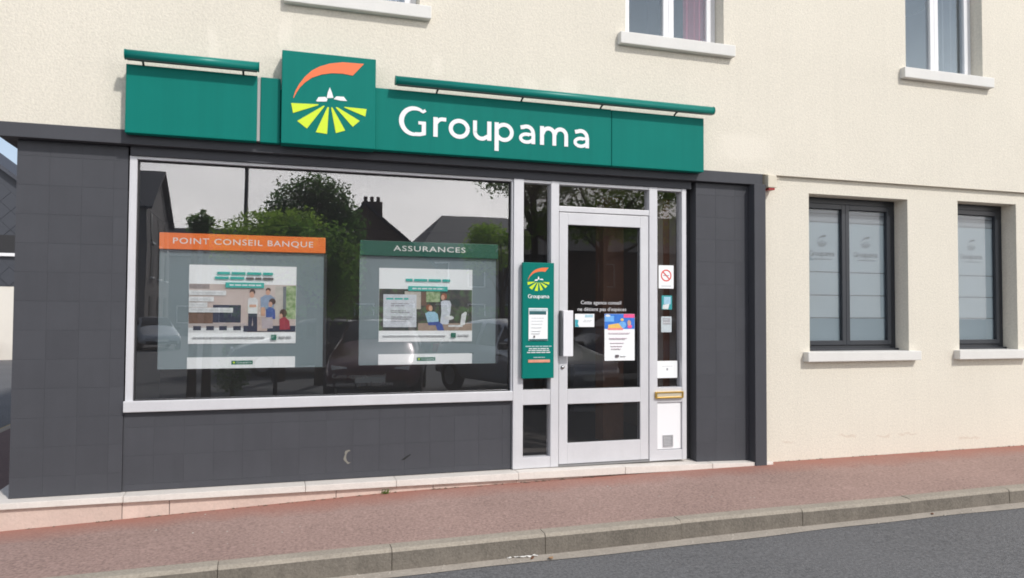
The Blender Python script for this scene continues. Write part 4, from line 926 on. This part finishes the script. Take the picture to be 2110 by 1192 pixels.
# cars
M_TYRE = mat('tyre', (.02, .02, .02), rough=.85); M_RIM = mat('rim', (.5, .5, .52), rough=.3, metal=.8); M_CARGLASS = mat('car_glass', (.015, .018, .02), rough=.06, spec=.8); M_LAMP = mat('headlamp', (.75, .78, .8), rough=.12, spec=.8); M_TAIL = mat('tail_lamp', (.45, .02, .02), rough=.2); M_TRIM = mat('car_trim', (.025, .025, .027), rough=.6); M_PLATE = mat('number_plate', (.75, .75, .72), rough=.5)
def car_meshes(kind):
    Lh = 2.05 if kind != 'estate' else 2.25
    # stations along x (front +x): x, sill z, shoulder z, top z, half width at shoulder, half width at top
    st = [(-Lh, .42, .78, .84, .70, .60), (-Lh+.06, .30, .86, .95, .80, .66), (-Lh+.32, .24, .90, 1.26 if kind == 'hatch' else 1.38, .85, .58), (-Lh+.75, .24, .92, 1.44, .87, .58), (-.35, .22, .92, 1.50, .885, .60), (.25, .22, .91, 1.46, .885, .60), (.62, .22, .90, 1.24, .885, .63), (1.0, .22, .885, .97, .88, .72), (1.45, .24, .82, .88, .86, .70), (Lh-.22, .26, .72, .76, .82, .66), (Lh-.04, .34, .60, .64, .74, .60), (Lh, .42, .54, .56, .66, .55)]
    rows = []; mb = MB()
    for (x, zs, zh, zt, hw, ht) in st:
        sec = [(0, zs), (hw*.86, zs), (hw*.985, zs+.12), (hw, (zs+zh)/2), (hw*.975, zh), (ht+(hw-ht)*.06, zt-.045*(1 if zt-zh > .12 else .4)), (ht*.8, zt-.006), (0, zt+.012)]
        n = len(mb.v); mb.v += [(x, y, z) for y, z in sec]+[(x, -y, z) for y, z in sec[1:-1][::-1]]; rows.append(n)
    k = 14
    for a, b in zip(rows, rows[1:]):
        for i in range(k): j = (i+1) % k; mb.f.append((a+i, b+i, b+j, a+j))
    mb.f.append(tuple(rows[0]+i for i in range(k))); mb.f.append(tuple(rows[-1]+i for i in reversed(range(k))))
    me = mb.mesh('body', smooth=True)
    gl = []
    def lift(p, d=.006):
        p = Vector(p); c = Vector((p.x*.9, 0, .8)); return tuple(p+(p-c).normalized()*d)
    def between(s, t, a0, a1, side):     # glass strip on the cabin side between stations
        x0, x1 = s[0]+.05, t[0]-.05
        P = lambda q, f: (q[4]*.975+(q[5]+(q[4]-q[5])*.06-q[4]*.975)*f, q[2]+(q[3]-.045-q[2])*f)
        (ya, za), (yb, zb), (yc, zc), (yd, zd) = P(s, a0), P(t, a0), P(t, a1), P(s, a1)
        return [(x0, side*(ya+.008), za), (x1, side*(yb+.008), zb), (x1-.02, side*(yc+.008), zc), (x0+.02, side*(yd+.008), zd)]
    for sd_ in (1, -1):
        for i, j in ((2, 3), (3, 4), (4, 5), (5, 6)): gl.append(between(st[i], st[j], .12, .9, sd_))
    ws = []
    s, t = st[5], st[7]
    front = [(st[7][0]-.05, -st[7][5]*.93, st[7][3]+.015), (st[7][0]-.05, st[7][5]*.93, st[7][3]+.015), (st[6][0]+.02, st[6][5]*.93, st[6][3]+.03), (st[5][0]+.06, st[5][5]*.9, st[5][3]+.0), (st[5][0]+.06, -st[5][5]*.9, st[5][3]+.0), (st[6][0]+.02, -st[6][5]*.93, st[6][3]+.03)]
    rear = [(st[1][0]+.03, st[1][5]*.9, st[1][3]+.05), (st[1][0]+.03, -st[1][5]*.9, st[1][3]+.05), (st[2][0]-.02, -st[2][5]*.92, st[2][3]-.02), (st[2][0]-.02, st[2][5]*.92, st[2][3]-.02)]
    return me, gl, front, rear, Lh
CARM = {k: car_meshes(k) for k in ('hatch', 'estate')}
def wheel_meshes():
    ty = MB(); n = 20; prof = [(.19, -.085), (.29, -.1), (.315, -.07), (.315, .07), (.29, .1), (.19, .085)]
    ty.v = [(r_*math.cos(2*math.pi*i/n), yy, r_*math.sin(2*math.pi*i/n)) for i in range(n) for r_, yy in prof]
    ty.f = [(i*6+k, ((i+1) % n)*6+k, ((i+1) % n)*6+k+1, i*6+k+1) for i in range(n) for k in range(5)]
    rm = MB().tube([(0, -.088, 0), (0, .088, 0)], .19, 20)
    for i in range(5):
        a = 2*math.pi*i/5; c, s_ = math.cos(a), math.sin(a); d = (-s_, c)
        for yy in (-.095, .09): rm.v += [(c*.03+d[0]*.02, yy, s_*.03+d[1]*.02), (c*.18+d[0]*.025, yy, s_*.18+d[1]*.025), (c*.18-d[0]*.025, yy, s_*.18-d[1]*.025), (c*.03-d[0]*.02, yy, s_*.03-d[1]*.02)]; rm.f.append(tuple(range(len(rm.v)-4, len(rm.v))))
    return ty.mesh('tyre', smooth=True), rm.mesh('rim')
WT, WR = wheel_meshes()
def car(loc, rzz, kind, paint, label):
    e = empty('parked_car', loc, label, 'car', 'cars parked across the street', rzz)
    me, gl, front, rear, Lh = CARM[kind]
    body = link('body', me.copy(), None, e); body.data.materials.clear(); body.data.materials.append(paint); md = body.modifiers.new('sub', 'SUBSURF'); md.levels = md.render_levels = 1
    for g_ in gl: MB().quad(*g_).build('side_window', M_CARGLASS, e)
    mb = MB(); mb.v = front; mb.f = [(0, 1, 2, 5), (5, 2, 3, 4)]; mb.build('windscreen', M_CARGLASS, e)
    MB().quad(*rear).build('rear_window', M_CARGLASS, e)
    for sx_ in (1.28, -1.28):
        for sy_ in (.78, -.78):
            w_ = empty('wheel', (sx_, sy_, .315)); w_.parent = e
            link('tyre', WT, M_TYRE, w_); link('rim', WR, M_RIM, w_)
    for s_ in (1, -1):
        MB().prism([(s_*.36, .56), (s_*.66, .58), (s_*.68, .70), (s_*.42, .66)], 0, .05).build('headlight', M_LAMP, e)
        o = e.children[-1]; 
        for o in [c for c in e.children if c.name.startswith('headlight')][-1:]: o.rotation_euler.z = R(90); o.location = (Lh-.06, 0, 0)
        MB().box(-Lh-.012, -Lh+.2, s_*.70-.09, s_*.70+.09, .76, .94).build('tail_light', M_TAIL, e, bevel=.02)
        MB().box(.55, .72, s_*.90, s_*1.02, .92, 1.04).build('wing_mirror', M_TRIM, e, bevel=.02)
        for dx in (-.45, .45): MB().box(dx-.07, dx+.07, s_*.893, s_*.905, .80, .825).build('door_handle', M_TRIM, e)
    box('front_bumper', M_TRIM, e, Lh-.16, Lh+.015, -.62, .62, .30, .44, .03); box('rear_bumper', M_TRIM, e, -Lh-.02, -Lh+.2, -.72, .72, .34, .52, .03)
    box('number_plate', M_PLATE, e, Lh+.016, Lh+.022, -.26, .26, .40, .51); box('number_plate', M_PLATE, e, -Lh-.028, -Lh-.021, -.26, .26, .55, .66)
    return e
paint = lambda n, c, mt=.3: mat('paint_'+n, c, rough=.28, metal=mt, coat=.6, spec=.5)
car(far(785, 15.6), R(103), 'hatch', paint('wine', (.085, .022, .028)), 'dark red parked car mirrored in the middle of the shop window')
car(far(640, 21), R(176), 'hatch', paint('charcoal', (.05, .055, .065)), 'dark grey parked car mirrored behind the dark red car')
car(far(1075, 15.5), R(70), 'hatch', paint('silver', (.55, .56, .58), .6), 'silver parked car mirrored at the right end of the shop window')
car(far(318, 36), R(75), 'estate', paint('white', (.55, .57, .60), .1), 'pale estate car mirrored at the left end of the shop window')
car(far(1285, 18.0), R(178), 'estate', paint('blue', (.20, .23, .28), .5), 'grey blue parked car mirrored in the glass door')
